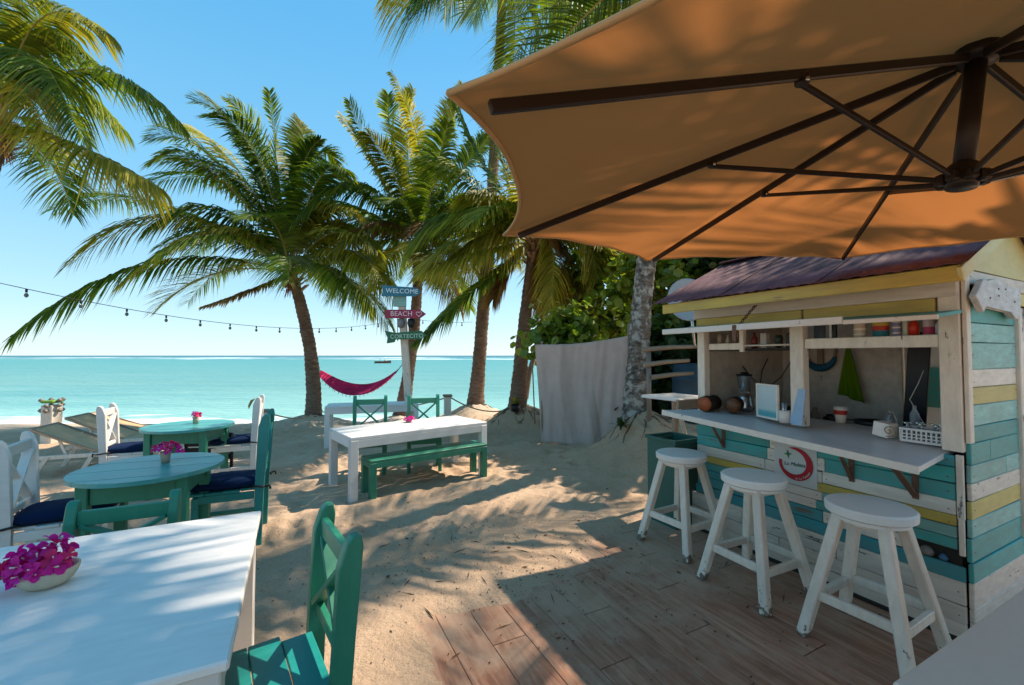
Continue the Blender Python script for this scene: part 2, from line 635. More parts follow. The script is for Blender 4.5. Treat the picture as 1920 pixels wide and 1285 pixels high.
# breakers on the reef, low foam at the lip
fo = t.noise(t.mapping((0.010, 0.012, 1)), 1.0, 6, 0.75)
band = t.math('MULTIPLY', t.ramp(ly, [(0.0, 0.0)] + [(1.0, 0.0)]), 0.0)
bx = t.n('ShaderNodeMapRange'); bx.inputs[1].default_value = 230; bx.inputs[2].default_value = 300; t.l(sx_.outputs[1], bx.inputs[0])
bx2 = t.n('ShaderNodeMapRange'); bx2.inputs[1].default_value = 750; bx2.inputs[2].default_value = 550; t.l(sx_.outputs[1], bx2.inputs[0])
band = t.math('MULTIPLY', bx.outputs[0], bx2.outputs[0])
foam = t.math('MULTIPLY', band, t.ramp(fo, [(0.52, 0.0), (0.56, 1.0)]))
c = t.mix(foam, c, (0.85, 0.88, 0.88))
nf = t.noise(t.mapping((0.5, 1.6, 1)), 1.0, 6, 0.65)
lip = t.n('ShaderNodeMapRange'); lip.inputs[1].default_value = 19.5; lip.inputs[2].default_value = 13.6; t.l(sx_.outputs[1], lip.inputs[0])
lf = t.ramp(t.math('ADD', t.math('MULTIPLY', lip.outputs[0], 0.55), t.math('MULTIPLY', nf, 0.7)), [(0.56, 0.0), (0.66, 1.0)])
c = t.mix(lf, c, (0.82, 0.82, 0.78))
t.l(c, t.p.inputs['Base Color'])
t.p.inputs['Roughness'].default_value = 0.35
t.p.inputs['IOR'].default_value = 1.33
t.p.inputs['Specular IOR Level'].default_value = 0.12
wv = t.noise(t.mapping((0.8, 2.2, 1)), 1.0, 6, 0.6)
t.bump(wv, 0.8, 0.25)
o = from_data('sea', [(-40000, 11.0, -0.9), (40000, 11.0, -0.9), (40000, 50000, -0.9), (-40000, 50000, -0.9)], [(0, 1, 2, 3)], t.m)
tag(o, kind='structure')

# ------------------------------------------------------------------ deck of wood-look planks
t = NT('deck_plank')
oi = t.n('ShaderNodeObjectInfo')
vm = t.n('ShaderNodeVectorMath', operation='ADD'); t.l(t.tc.outputs['Object'], vm.inputs[0])
cx = t.n('ShaderNodeCombineXYZ'); t.l(t.math('MULTIPLY', oi.outputs['Random'], 31.0), cx.inputs[0]); t.l(t.math('MULTIPLY', oi.outputs['Random'], 17.0), cx.inputs[1]); t.l(cx.outputs[0], vm.inputs[1])
mp = t.n('ShaderNodeMapping'); mp.inputs['Scale'].default_value = (1.0, 0.09, 1); t.l(vm.outputs[0], mp.inputs[0])
g1 = t.noise(mp.outputs[0], 28, 7, 0.65, 0.6); g2 = t.noise(vm.outputs[0], 3, 4)
c = t.ramp(g1, [(0.3, (0.22, 0.088, 0.048)), (0.52, (0.42, 0.205, 0.125)), (0.72, (0.60, 0.38, 0.26))])
c = t.mix(t.ramp(g2, [(0.35, 0.0), (0.7, 0.35)]), c, (0.36, 0.215, 0.14))
c = t.mix(t.math('MULTIPLY', oi.outputs['Random'], 0.3), c, (0.21, 0.10, 0.065))
geo = t.n('ShaderNodeNewGeometry')
dust = t.noise(geo.outputs['Position'], 2.1, 6, 0.7)
dust2 = t.noise(geo.outputs['Position'], 190, 2, 0.7)
sxy = t.n('ShaderNodeSeparateXYZ'); t.l(geo.outputs['Position'], sxy.inputs[0])
dd = t.math('ADD', t.math('MULTIPLY', sxy.outputs[1], 0.16), t.math('MULTIPLY', dust, 1.0))
dd = t.math('ADD', dd, t.math('MULTIPLY', sxy.outputs[0], -0.06))
c = t.mix(t.math('MULTIPLY', t.ramp(dd, [(0.80, 0.0), (1.06, 0.92)]), t.ramp(dust2, [(0.35, 0.55), (0.6, 1.0)])), c, (0.48, 0.335, 0.23))
t.l(c, t.p.inputs['Base Color'])
t.p.inputs['Roughness'].default_value = 0.62
t.p.inputs['Specular IOR Level'].default_value = 0.25
t.bump(t.math('ADD', g1, t.math('MULTIPLY', dust2, 0.5)), 0.35, 0.003)
DECKM = t.m
GROUT = plain('deck_joint', (0.17, 0.11, 0.075), 0.9)
deck = bpy.data.objects.new('deck', None); COL.objects.link(deck); deck.location = KC; deck.rotation_euler = (0, 0, KA); deck['kind'] = 'structure'
MB().box((-0.9, -0.6, -0.055), (5.2, 5.0, 0.08), bev=0).put('deck_bed', GROUT, deck)
mb = MB(); mb.box((0, 0, -0.01), (0.197, 1.195, 0.022), bev=0.0025)
pl0 = mb.put('deck_plank', DECKM, deck)
first = True
PLW = 0.20
for i in range(20):
    bx_ = -2.70 + PLW * (i + 0.5)
    off = (0.0, 0.4, 0.8)[i % 3]
    for j in range(-3, 4):
        ya = j * 1.2 + off - 0.25
        if ya > 2.7 or ya < -2.7 or ya - 0.6 > np.interp(bx_, [p[0] for p in EDGE], [p[1] for p in EDGE]) + 0.15: continue
        o = pl0 if first else pl0.copy()
        if not first: COL.objects.link(o)
        first = False
        o.location = (bx_, ya, random.uniform(-0.0012, 0.0012))
        o.rotation_euler = (0, 0, random.choice((0, math.pi)))
# sandy border slabs left of the planks
t = NT('sandy_slab')
n1 = t.noise(t.mapping(), 90, 3, 0.7); n2 = t.noise(t.mapping(), 4, 4)
c = t.mix(n2, (0.34, 0.26, 0.185), (0.46, 0.36, 0.27)); c = t.mix(t.ramp(n1, [(0.4, 0.5), (0.6, 0.0)]), c, (0.22, 0.16, 0.11))
t.l(c, t.p.inputs['Base Color']); t.p.inputs['Roughness'].default_value = 0.95; t.bump(n1, 0.6, 0.004)
for j in range(4):
    MB().box((-3.01, 1.30 - j * 0.62, -0.012), (0.60, 0.61, 0.03), bev=0.003).put('border_slab', t.m, deck)
t2 = t.m

# ================================================================== PALMS
FR_GREEN = leafmat('frond_green', (0.05, 0.105, 0.012), (0.165, 0.25, 0.022), (0.46, 0.47, 0.06))
FR_YEL = leafmat('frond_yellow_green', (0.12, 0.155, 0.014), (0.32, 0.31, 0.035), (0.62, 0.50, 0.11))
FR_BROWN = leafmat('frond_brown', (0.10, 0.05, 0.015), (0.26, 0.145, 0.04), (0.42, 0.29, 0.11), trans=0.3)
RACH = plain('frond_midrib', (0.28, 0.24, 0.07), 0.5)
RACHB = plain('frond_midrib_brown', (0.24, 0.14, 0.05), 0.7)


def bez(P0, P1, P2, t):
    return P0 * (1 - t) ** 2 + P1 * 2 * t * (1 - t) + P2 * t * t


def frond(parent, base, P0, P1, P2, mat, Lmax=0.85, droop=0.5, n=100, width=0.054, rad=0.022, fold=0.35, t0=0.16, wind=Vector((-0.25, -0.05, 0))):
    """P* are world points, base the palm's root location"""
    P0, P1, P2 = Vector(P0) - base, Vector(P1) - base, Vector(P2) - base
    vs, fs, sh = [], [], []
    # midrib: tapered triangular strip
    m = 12
    for i in range(m + 1):
        tt = i / m
        p = bez(P0, P1, P2, tt)
        d = (bez(P0, P1, P2, min(1, tt + 0.02)) - bez(P0, P1, P2, max(0, tt - 0.02))).normalized()
        sd = d.cross(Vector((0, 0, 1)))
        sd = sd.normalized() if sd.length > 0.05 else Vector((1, 0, 0))
        up = sd.cross(d)
        r = rad * (1 - 0.85 * tt) + 0.002
        vs += [p + sd * r * (1.5 if tt < 0.1 else 1), p + up * r * 0.8, p - sd * r * (1.5 if tt < 0.1 else 1), p - up * r * 0.8]
        sh += [0.9, 0.9, 0.9, 0.9]
        if i:
            a = (i - 1) * 4
            for k in range(4):
                fs.append((a + k, a + (k + 1) % 4, a + 4 + (k + 1) % 4, a + 4 + k))
    for i in range(n):
        tt = t0 + (1 - t0) * (i / (n - 1)) ** 0.95
        p = bez(P0, P1, P2, tt)
        d = (bez(P0, P1, P2, min(1, tt + 0.02)) - bez(P0, P1, P2, max(0, tt - 0.02))).normalized()
        sd = d.cross(Vector((0, 0, 1)))
        sd = sd.normalized() if sd.length > 0.05 else Vector((1, 0, 0))
        up = sd.cross(d)
        q = (tt - t0) / (1 - t0)
        L = Lmax * (0.35 + 0.65 * math.sin(math.pi * min(1, 0.12 + q * 0.62)) ** 0.8) * (1 - 0.62 * max(0, q - 0.62) / 0.38)
        fwd = 0.35 + 1.15 * q * q
        for s in (-1, 1):
            if random.random() < 0.03: continue
            LL = L * random.uniform(0.82, 1.08)
            dirv = (sd * s + d * fwd * random.uniform(0.85, 1.15) + up * (fold + random.uniform(-0.12, 0.12))).normalized()
            dr = droop * random.uniform(0.7, 1.3)
            wd = wind * 0.4
            wv_ = dirv.cross(up).normalized() if abs(dirv.dot(up)) < 0.95 else d
            wv_ = (d * 0.8 + up * s * -0.3 * random.uniform(0.3, 1.5)).normalized()
            b0 = len(vs)
            W = width * random.uniform(0.8, 1.15)
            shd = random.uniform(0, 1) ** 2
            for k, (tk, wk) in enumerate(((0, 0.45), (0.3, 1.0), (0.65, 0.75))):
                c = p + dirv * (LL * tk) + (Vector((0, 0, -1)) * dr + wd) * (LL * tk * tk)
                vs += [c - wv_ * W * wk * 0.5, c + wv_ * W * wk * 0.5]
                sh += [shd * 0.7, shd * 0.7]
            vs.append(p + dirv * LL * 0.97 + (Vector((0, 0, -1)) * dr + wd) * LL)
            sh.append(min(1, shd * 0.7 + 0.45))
            fs += [(b0, b0 + 1, b0 + 3, b0 + 2), (b0 + 2, b0 + 3, b0 + 5, b0 + 4), (b0 + 4, b0 + 5, b0 + 6)]
    o = from_data('frond', vs, fs, mat, parent, shade=sh)
    me = o.data
    me.materials.append(RACHB if mat is FR_BROWN else RACH)
    me.polygons.foreach_set('material_index', [1] * (m * 4) + [0] * (len(fs) - m * 4))
    return o


def barkmat(name, c1, c2, c3, moss=0.0):
    t = NT(name)
    n1 = t.noise(t.mapping((1, 1, 6)), 7, 6, 0.65)
    n2 = t.noise(t.mapping((1, 1, 1)), 2.2, 4)
    n3 = t.noise(t.mapping((1, 1, 1)), 9, 5, 0.6)
    c = t.ramp(n1, [(0.3, c1), (0.55, c2), (0.75, c3)])
    c = t.mix(t.ramp(n2, [(0.4, 0.0), (0.65, 0.5)]), c, c1)
    if moss:
        c = t.mix(t.ramp(n3, [(0.48, 0.0), (0.56, moss)]), c, (0.42, 0.40, 0.36))
        c = t.mix(t.ramp(t.noise(t.mapping((1, 1, 1.5)), 4.5, 5, 0.6), [(0.5, 0.0), (0.6, 0.85)]), c, (0.05, 0.045, 0.04))
    t.l(c, t.p.inputs['Base Color'])
    t.p.inputs['Roughness'].default_value = 0.92
    t.p.inputs['Specular IOR Level'].default_value = 0.15
    t.bump(n1, 0.8, 0.02)
    return t.m


BARK = barkmat('palm_bark', (0.09, 0.055, 0.038), (0.23, 0.155, 0.11), (0.38, 0.28, 0.21))
BARKG = barkmat('palm_bark_lichen', (0.09, 0.07, 0.055), (0.22, 0.18, 0.145), (0.36, 0.31, 0.26), moss=0.9)
FIBRE = cloth('palm_fibre', (0.28, 0.125, 0.055), scale=60)
BOOT = paint('petiole_stub', (0.32, 0.17, 0.07), chip=(0.12, 0.06, 0.03), wear=0.8, dirtamt=0.4)
COCO = plain('coconut_husk', (0.24, 0.2, 0.05), 0.5)


def palm(label, P, top, r0, r1, bend=Vector((0, 0, 0)), bark=None, boots=True, flare=1.6, skirt=True):
    """P base (world), top crown point (world)"""
    P = Vector(P); top = Vector(top)
    rt = root('palm_tree', label, 'palm tree', P, group='coconut palms on the beach')
    pts, rr = [], []
    L = (top - P).length
    n = int(L / 0.045)
    for i in range(n + 1):
        s = i / n
        p = P.lerp(top, s) + bend * 4 * s * (1 - s) - Vector((0, 0, 0.25 * (1 - s) ** 8))
        ring = 0.06 * (1 if (i % 3) == 0 else -0.3 if (i % 3) == 1 else 0.2)
        r = (r0 + (r1 - r0) * s) * (1 + ring + 0.03 * mnoise.noise(Vector((i * 0.3, P.x, 0))))
        r += r0 * (flare - 1) * math.exp(-s * L / 0.35)
        pts.append(p - P); rr.append(r)
    tr = MB().tube(pts, rr, 16).put('trunk', bark or BARK, rt)
    me = tr.data
    for vv in me.vertices:
        k = mnoise.noise(vv.co * 3.1 + Vector((P.x, P.y, 0)))
        vv.co += Vector((k, mnoise.noise(vv.co * 2.7), 0)) * 0.016
    rt['crown'] = tuple(top)
    if boots:
        mb = MB()
        up = (Vector(pts[-1]) - Vector(pts[-8])).normalized()
        for i in range(26):
            a = i * 2.4; hh = -0.55 + 0.6 * i / 26
            dirv = Vector((math.cos(a), math.sin(a), 0.9))
            c = (top - P) + up * hh + Vector((math.cos(a), math.sin(a), 0)) * r1 * 0.9
            mb.bar(c, c + dirv.normalized() * random.uniform(0.16, 0.32), 0.085, 0.03, 0.008)
        mb.put('frond_stubs', BOOT, rt)
    if skirt:
        # hanging woven fibre round the crown shaft
        vs, fs = [], []
        for i in range(260):
            a = random.uniform(0, 6.283); hh = random.uniform(-0.55, 0.2)
            c = (top - P) + Vector((math.cos(a) * r1 * 1.1, math.sin(a) * r1 * 1.1, hh))
            e = c + Vector((math.cos(a) * random.uniform(0.03, 0.16), math.sin(a) * random.uniform(0.03, 0.16), random.uniform(-0.3, 0.12)))
            sd = Vector((-math.sin(a), math.cos(a), 0)) * random.uniform(0.01, 0.03)
            b = len(vs); vs += [c - sd, c + sd, e]; fs.append((b, b + 1, b + 2))
        from_data('crown_fibre', vs, fs, FIBRE, rt)
    return rt


def coconuts(rt, top, n=6):
    base = rt.location
    for i in range(n):
        a = random.uniform(0, 6.28); r = random.uniform(0.15, 0.24)
        mb = MB()
        mb.lathe([(0, -0.13), (0.06, -0.11), (0.1, -0.04), (0.105, 0.03), (0.075, 0.1), (0, 0.13)], (0, 0, 0), 10)
        mb.put('coconut', COCO, rt, Vector(top) - base + Vector((math.cos(a) * r, math.sin(a) * r, random.uniform(-0.3, -0.05))))


def fill(rt, top, n, Lr=(3.0, 4.2), el=(75, -25), az=(0, 360), mats=None, Lmax=1.0, nleaf=88, seed=1):
    rs = random.Random(seed)
    base = rt.location.copy()
    for i in range(n):
        e = R(el[0] + (el[1] - el[0]) * (i + rs.random() * 0.6) / n)
        a = R(az[0] + ((i * 137.5 + rs.uniform(-12, 12)) % 360) / 360 * (az[1] - az[0]))
        L = rs.uniform(*Lr)
        h = Vector((math.cos(a), math.sin(a), 0))
        d = h * math.cos(e) + Vector((0, 0, math.sin(e)))
        P0 = Vector(top) + h * 0.08
        P1 = P0 + d * L * 0.55
        P2 = P0 + h * (L * (0.58 + 0.3 * math.cos(e))) + Vector((0, 0, L * math.sin(e) * 0.62 - L * 0.30 * (1 + 0.5 * math.cos(e))))
        mt = (mats or [FR_GREEN, FR_GREEN, FR_GREEN, FR_YEL])[rs.randrange(len(mats) if mats else 4)]
        frond(rt, base, P0, P1, P2, mt, Lmax=Lmax * rs.uniform(0.85, 1.1), droop=rs.uniform(0.25, 0.75), n=nleaf)


def specs(rt, top, lst, n=112):
    base = rt.location.copy()
    P0 = Vector(top)
    for (cpx, cpy, cD, tpx, tpy, tD, mt, Lm, dr) in lst:
        mid = at_d(cpx, cpy, cD); P2 = at_d(tpx, tpy, tD)
        P1 = mid * 2 - (P0 + P2) * 0.5   # curve passes through mid
        frond(rt, base, P0 + (P1 - P0).normalized() * 0.05, P1, P2, mt, Lm * 1.12, dr, n)


G, Yw, B = FR_GREEN, FR_YEL, FR_BROWN
# palm behind the hammock, left
P1t = at_d(545, 512, 12)
p1 = palm('ringed coconut palm leaning left with the hammock tied to its right side', at_d(587, 790, 12), P1t, 0.20, 0.135, Vector((0.22, 0, 0)), flare=1.35)
specs(p1, P1t, [
    (300, 492, 10.5, 28, 628, 8.6, G, 0.85, 0.95),
    (345, 412, 10.5, 132, 496, 9.6, Yw, 0.85, 0.75),
    (420, 432, 10.8, 228, 532, 9.4, Yw, 0.75, 0.75),
    (300, 385, 12.0, 100, 395, 12.5, G, 0.95, 0.55),
    (400, 300, 12.0, 285, 262, 11.5, G, 0.9, 0.35),
    (455, 270, 12.3, 365, 190, 12.0, G, 0.85, 0.25),
    (520, 310, 12.2, 505, 172, 12.0, G, 0.75, 0.15),
    (560, 340, 12.3, 600, 262, 12.2, G, 0.75, 0.35),
    (500, 300, 11.8, 430, 185, 11.0, G, 0.8, 0.3),
    (470, 360, 11.5, 330, 300, 10.5, G, 0.85, 0.5),
    (430, 350, 12.2, 250, 352, 12.0, G, 0.9, 0.6),
    (600, 400, 12, 672, 400, 11.0, Yw, 0.8, 0.7),
    (650, 470, 11.3, 738, 560, 10.3, Yw, 0.8, 0.95),
    (610, 500, 11.3, 650, 560, 10.6, G, 0.7, 0.9),
    (620, 420, 12.8, 700, 470, 13.5, G, 0.8, 0.8),
    (590, 300, 12.8, 640, 330, 13.5, G, 0.8, 0.5),
    (450, 430, 13.3, 340, 500, 14.3, G, 0.8, 0.7),
    (480, 540, 11.0, 380, 575, 10.0, B, 0.30, 0.8),
    (410, 330, 11.2, 290, 300, 10.2, G, 0.9, 0.6),
    (440, 310, 13.0, 330, 235, 13.4, Yw, 0.9, 0.45),
    (480, 290, 11.4, 400, 215, 10.4, G, 0.9, 0.4),
    (500, 330, 12.8, 440, 240, 13.2, G, 0.9, 0.4),
    (590, 350, 11.4, 650, 320, 10.6, G, 0.9, 0.6),
    (570, 320, 12.9, 560, 225, 13.2, Yw, 0.85, 0.3),
    (610, 380, 12.9, 690, 350, 13.4, G, 0.9, 0.6),
    (420, 400, 11.0, 280, 430, 10.0, G, 0.9, 0.75),
    (640, 440, 12.2, 720, 500, 11.8, G, 0.85, 0.9),
])
fill(p1, P1t, 14, (3.0, 4.2), (80, 0), seed=3)
coconuts(p1, P1t, 5)

# second palm, behind the signpost
P2t = at_d(785, 470, 13)
p2 = palm('coconut palm rising behind the signpost, hammock tied to its left side', at_d(752, 775, 13), P2t, 0.19, 0.13, Vector((0.12, 0, 0)), flare=1.7)
specs(p2, P2t, [
    (705, 320, 13.2, 640, 222, 13.0, Yw, 0.95, 0.35),
    (680, 360, 13.2, 582, 285, 13.5, G, 0.95, 0.5),
    (680, 352, 12.3, 556, 412, 11.3, G, 1.0, 0.85),
    (740, 290, 13.2, 728, 178, 13.0, G, 0.9, 0.2),
    (765, 290, 13.5, 775, 170, 13.5, Yw, 0.9, 0.2),
    (790, 300, 13.0, 735, 138, 12.2, Yw, 0.7, 0.6),
    (830, 290, 13.2, 868, 165, 13.0, Yw, 0.9, 0.3),
    (860, 330, 13.0, 925, 250, 12.5, G, 0.95, 0.5),
    (860, 375, 12.6, 950, 400, 11.8, G, 1.0, 0.85),
    (880, 420, 12.6, 965, 480, 12.0, Yw, 0.95, 0.9),
    (840, 455, 12.2, 900, 540, 11.2, Yw, 0.85, 0.95),
    (720, 420, 12.3, 640, 455, 11.3, B, 0.85, 0.95),
    (700, 460, 12.5, 628, 540, 12.0, G, 0.85, 0.9),
    (740, 470, 12.0, 700, 545, 11.0, Yw, 0.8, 0.95),
    (800, 420, 12.0, 800, 520, 10.7, B, 0.8, 0.95),
    (700, 300, 12.6, 655, 190, 12.2, G, 0.95, 0.35),
    (740, 330, 12.3, 690, 250, 11.6, Yw, 0.95, 0.5),
    (815, 330, 12.4, 840, 230, 11.8, G, 0.95, 0.5),
    (850, 400, 13.4, 930, 350, 13.8, G, 0.95, 0.7),
    (690, 400, 13.4, 590, 380, 13.8, G, 0.95, 0.7),
    (820, 500, 12.5, 860, 580, 12.0, B, 0.7, 0.9),
])
fill(p2, P2t, 12, (3.0, 4.3), (78, -10), seed=5, mats=[G, G, Yw, G, Yw])
coconuts(p2, P2t, 7)

# tall palm whose crown leaves the top of the frame
P3t = at_d(945, -110, 12)
p3 = palm('tall slender coconut palm rising out of the sand mound past the rope posts', at_d(890, 765, 12), P3t, 0.19, 0.11, Vector((0.1, 0, 0)), flare=1.9, bark=BARK)
specs(p3, P3t, [
    (850, -28, 10.6, 728, -6, 9.6, Yw, 1.05, 1.1),
    (870, -45, 9.8, 790, -12, 8.8, G, 1.15, 1.1),
    (1000, -45, 10.6, 1010, 5, 9.2, Yw, 1.15, 1.1),
    (1000, 20, 12.0, 1030, 190, 11.5, Yw, 0.9, 0.8),
    (965, 40, 12.0, 950, 200, 11.3, Yw, 0.8, 0.7),
    (1080, -30, 11.5, 1180, 50, 10.5, G, 1.1, 0.9),
    (1050, 20, 12.5, 1120, 140, 12.5, G, 1.0, 0.9),
    (1040, -40, 11.0, 1110, 30, 10.0, Yw, 1.1, 1.0),
])
fill(p3, P3t, 12, (3.2, 4.2), (75, 20), az=(100, 290), seed=8)

# palm by the fabric screen with a red-brown fibrous crown
P4t = at_d(1003, 455, 10)
p4 = palm('coconut palm left of the grey fabric screen with small plants at its foot', at_d(968, 785, 10), P4t, 0.175, 0.125, Vector((-0.04, 0, 0)), flare=2.0)
specs(p4, P4t, [
    (900, 535, 9.2, 782, 640, 8.4, G, 0.62, 0.7),
    (920, 470, 9.3, 800, 505, 8.5, Yw, 0.8, 0.95),
    (930, 440, 9.8, 850, 480, 9.4, Yw, 0.9, 0.95),
    (880, 400, 10.3, 770, 470, 10.3, G, 0.9, 0.85),
    (900, 300, 10.6, 850, 180, 10.6, G, 0.95, 0.5),
    (940, 300, 10.4, 930, 170, 10.2, G, 0.9, 0.35),
    (890, 350, 10.0, 790, 300, 9.6, G, 0.95, 0.6),
    (940, 390, 9.6, 880, 360, 9.0, Yw, 0.9, 0.8),
    (1035, 470, 9.6, 1030, 590, 9.2, Yw, 0.55, 0.9),
    (1050, 460, 9.8, 1068, 560, 9.6, B, 0.6, 0.9),
    (1020, 480, 9.9, 1012, 610, 9.6, B, 0.45, 0.9),
    (1080, 430, 9.7, 1120, 520, 9.2, Yw, 0.8, 0.9),
    (960, 490, 9.9, 925, 560, 9.6, B, 0.6, 0.95),
])
fill(p4, P4t, 14, (2.6, 3.6), (78, 0), seed=11, mats=[G, G, Yw])
coconuts(p4, P4t, 5)

# thick lichen-mottled palm in front of the screen's right end
P5t = Vector((2.3, 5.3, 7.0))
p5 = palm('thick palm trunk blotched with pale lichen at the right end of the grey fabric screen', at_d(1187, 800, 6.5), P5t, 0.155, 0.13, Vector((0.03, 0.45, 0)), bark=BARKG, flare=1.5)
fill(p5, P5t, 24, (3.2, 4.2), (75, -15), az=(28, 332), seed=21, nleaf=70)
# palm off the left edge, fronds reaching in
P7t = Vector((-10.2, 8.4, 6.1))
p7 = palm('coconut palm beyond the left edge, only its long fronds in view', (-10.9, 8.6, -0.2), P7t, 0.18, 0.12, Vector((-0.3, 0, 0)), flare=1.6)
specs(p7, P7t, [
    (130, 268, 8.0, 295, 350, 7.9, Yw, 0.95, 1.0),
    (160, 130, 8.3, 338, 232, 8.3, G, 0.85, 0.9),
    (70, 42, 7.9, 200, 62, 7.5, Yw, 0.9, 0.8),
    (60, 110, 7.6, 150, 260, 7.0, G, 0.85, 0.9),
    (60, 70, 8.4, 190, 130, 8.6, G, 0.85, 0.8),
    (20, 150, 7.8, 90, 250, 7.3, Yw, 0.85, 0.9),
    (0, -10, 8.2, 50, -20, 8.3, G, 0.95, 0.9),
    (90, 330, 8.2, 160, 420, 8.4, B, 0.8, 0.9) if False else (100, 150, 9.0, 230, 240, 9.4, G, 0.85, 0.9),
], n=100)
fill(p7, P7t, 10, (3.0, 3.8), (75, 5), az=(100, 300), seed=23, nleaf=70)
# palm standing right of the kiosk, over the umbrella (its shade streaks the canopy)
P8t = Vector((5.6, 4.1, 6.6))
p8 = palm('coconut palm beyond the right edge that shades the umbrella', (5.9, 4.4, 0), P8t, 0.17, 0.12, flare=1.5)
fill(p8, P8t, 15, (3.0, 4.0), (70, -15), az=(195, 468), seed=31, nleaf=64)

# ================================================================== BROADLEAF TREES
LEAF_A = leafmat('sea_grape_leaf', (0.05, 0.11, 0.014), (0.14, 0.24, 0.03), (0.36, 0.38, 0.06), trans=0.5, rough=0.3, scale=2.0, spec=0.6)
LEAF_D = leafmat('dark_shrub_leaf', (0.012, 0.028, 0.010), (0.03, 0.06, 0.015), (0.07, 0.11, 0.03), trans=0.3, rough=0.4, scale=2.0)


def leaf_verts(c, nrm, r, rs):
    a = Vector((rs.uniform(-1, 1), rs.uniform(-1, 1), rs.uniform(-0.6, 0.4))).cross(nrm)
    a = a.normalized() if a.length > 0.01 else Vector((1, 0, 0))
    b = nrm.cross(a)
    out = []
    for k in range(6):
        t_ = k * math.pi / 3
        out.append(c + a * math.cos(t_) * r + b * math.sin(t_) * r * 0.9 + nrm * r * 0.18 * abs(math.sin(t_)))
    return out


def bush(name, label, cat, base, centre, rad, nclump, per, lr, mat, seed, limbs=True, group=None, single=0, zmin=None):
    rs = random.Random(seed)
    base = Vector(base); centre = Vector(centre)
    rt = root(name, label, cat, base, group=group)
    clumps = []
    for i in range(nclump):
        d = Vector((rs.gauss(0, 1), rs.gauss(0, 1), rs.gauss(0, 1))).normalized()
        rr = rs.uniform(0.45, 1.0)
        c = centre + Vector((d.x * rad[0], d.y * rad[1], d.z * rad[2])) * rr
        if zmin is not None and c.z < zmin: c.z = zmin + rs.uniform(0, 0.2)
        clumps.append((c, d))
    vs, fs, sh = [], [], []
    singles = []
    for (c, d) in clumps:
        cr = rs.uniform(0.22, 0.5)
        k0 = rs.uniform(0, 1)
        for j in range(per):
            o_ = Vector((max(-1.7, min(1.7, rs.gauss(0, 1))), max(-1.7, min(1.7, rs.gauss(0, 1))), max(-1.2, min(1.2, rs.gauss(0, 0.7))))) * cr * 0.55
            nrm = (o_.normalized() * 0.6 + Vector((rs.gauss(0, .5), rs.gauss(0, .5), rs.uniform(0.1, 1.0)))).normalized()
            r = lr * rs.uniform(0.65, 1.25)
            p = c + o_ - base
            if single and len(singles) < single and rs.random() < 0.1 and d.y < 0.1:
                singles.append((p, nrm, r)); continue
            b = len(vs)
            vs += leaf_verts(p, nrm, r, rs)
            fs += [(b, b + 1, b + 2, b + 3), (b, b + 3, b + 4, b + 5)]
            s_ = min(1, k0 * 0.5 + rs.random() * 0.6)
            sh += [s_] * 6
    o = from_data('foliage', vs, fs, mat, rt, shade=sh)
    o['kind'] = 'stuff'
    if singles:
        lv = leaf_verts(Vector((0, 0, 0)), Vector((0, 0, 1)), lr, rs)
        me = bpy.data.meshes.new('leaf'); me.from_pydata([tuple(x) for x in lv], [], [(0, 1, 2, 3), (0, 3, 4, 5)]); me.materials.append(mat)
        at_ = me.attributes.new('shade', 'FLOAT', 'POINT'); at_.data.foreach_set('value', [0.6] * 6)
        for p, nrm, r in singles:
            l_ = link('leaf', me, rt, p)
            l_.rotation_mode = 'QUATERNION'
            l_.rotation_quaternion = nrm.to_track_quat('Z', 'Y') @ Quaternion((0, 0, 1), rs.uniform(0, 6))
            l_.scale = (r / lr * 1.15,) * 3
    if limbs:
        mb = MB()
        top = centre - base
        fork = Vector((top.x * 0.3, top.y * 0.3, max(0.3, (top.z - rad[2]) * 0.8)))
        mb.tube([(0, 0, -0.1), fork * 0.5, fork], [0.1, 0.085, 0.07], 8)
        for i, (c, d) in enumerate(clumps[:26]):
            e = c - base
            mid = fork.lerp(e, 0.5) + Vector((0, 0, 0.15))
            mb.tube([fork, mid, e], [0.045, 0.025, 0.008], 5)
        mb.put('branches', BARK, rt)
    return rt


bush('sea_grape_tree', 'sea grape tree with round glossy leaves rising above the grey fabric screen', 'tree', (2.1, 10.6, -0.2), (2.15, 10.4, 3.15), (1.6, 0.8, 1.35), 72, 58, 0.085, LEAF_A, 41, single=150)
bush('sea_grape_shrub', 'low bright green sea grape shrub peeping over the left end of the screen', 'shrub', (0.95, 8.25, 0), (0.95, 8.25, 1.95), (0.62, 0.4, 0.42), 26, 44, 0.085, LEAF_A, 42, single=90)
bush('broadleaf_tree', 'leafy broadleaf tree between the lichen-blotched palm and the kiosk roof', 'tree', (3.0, 8.3, 0), (3.0, 8.1, 2.7), (1.0, 0.9, 1.35), 60, 56, 0.085, LEAF_A, 43, single=60)
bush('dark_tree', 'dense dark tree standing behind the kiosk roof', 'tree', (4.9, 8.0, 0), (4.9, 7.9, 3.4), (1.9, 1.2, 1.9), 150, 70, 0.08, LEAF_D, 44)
bush('dark_hedge', 'dark leafy hedge in deep shade behind the pole rack', 'hedge', (2.9, 7.6, 0), (2.95, 7.5, 1.05), (1.05, 0.55, 1.15), 90, 60, 0.07, LEAF_D, 45, zmin=0.15)

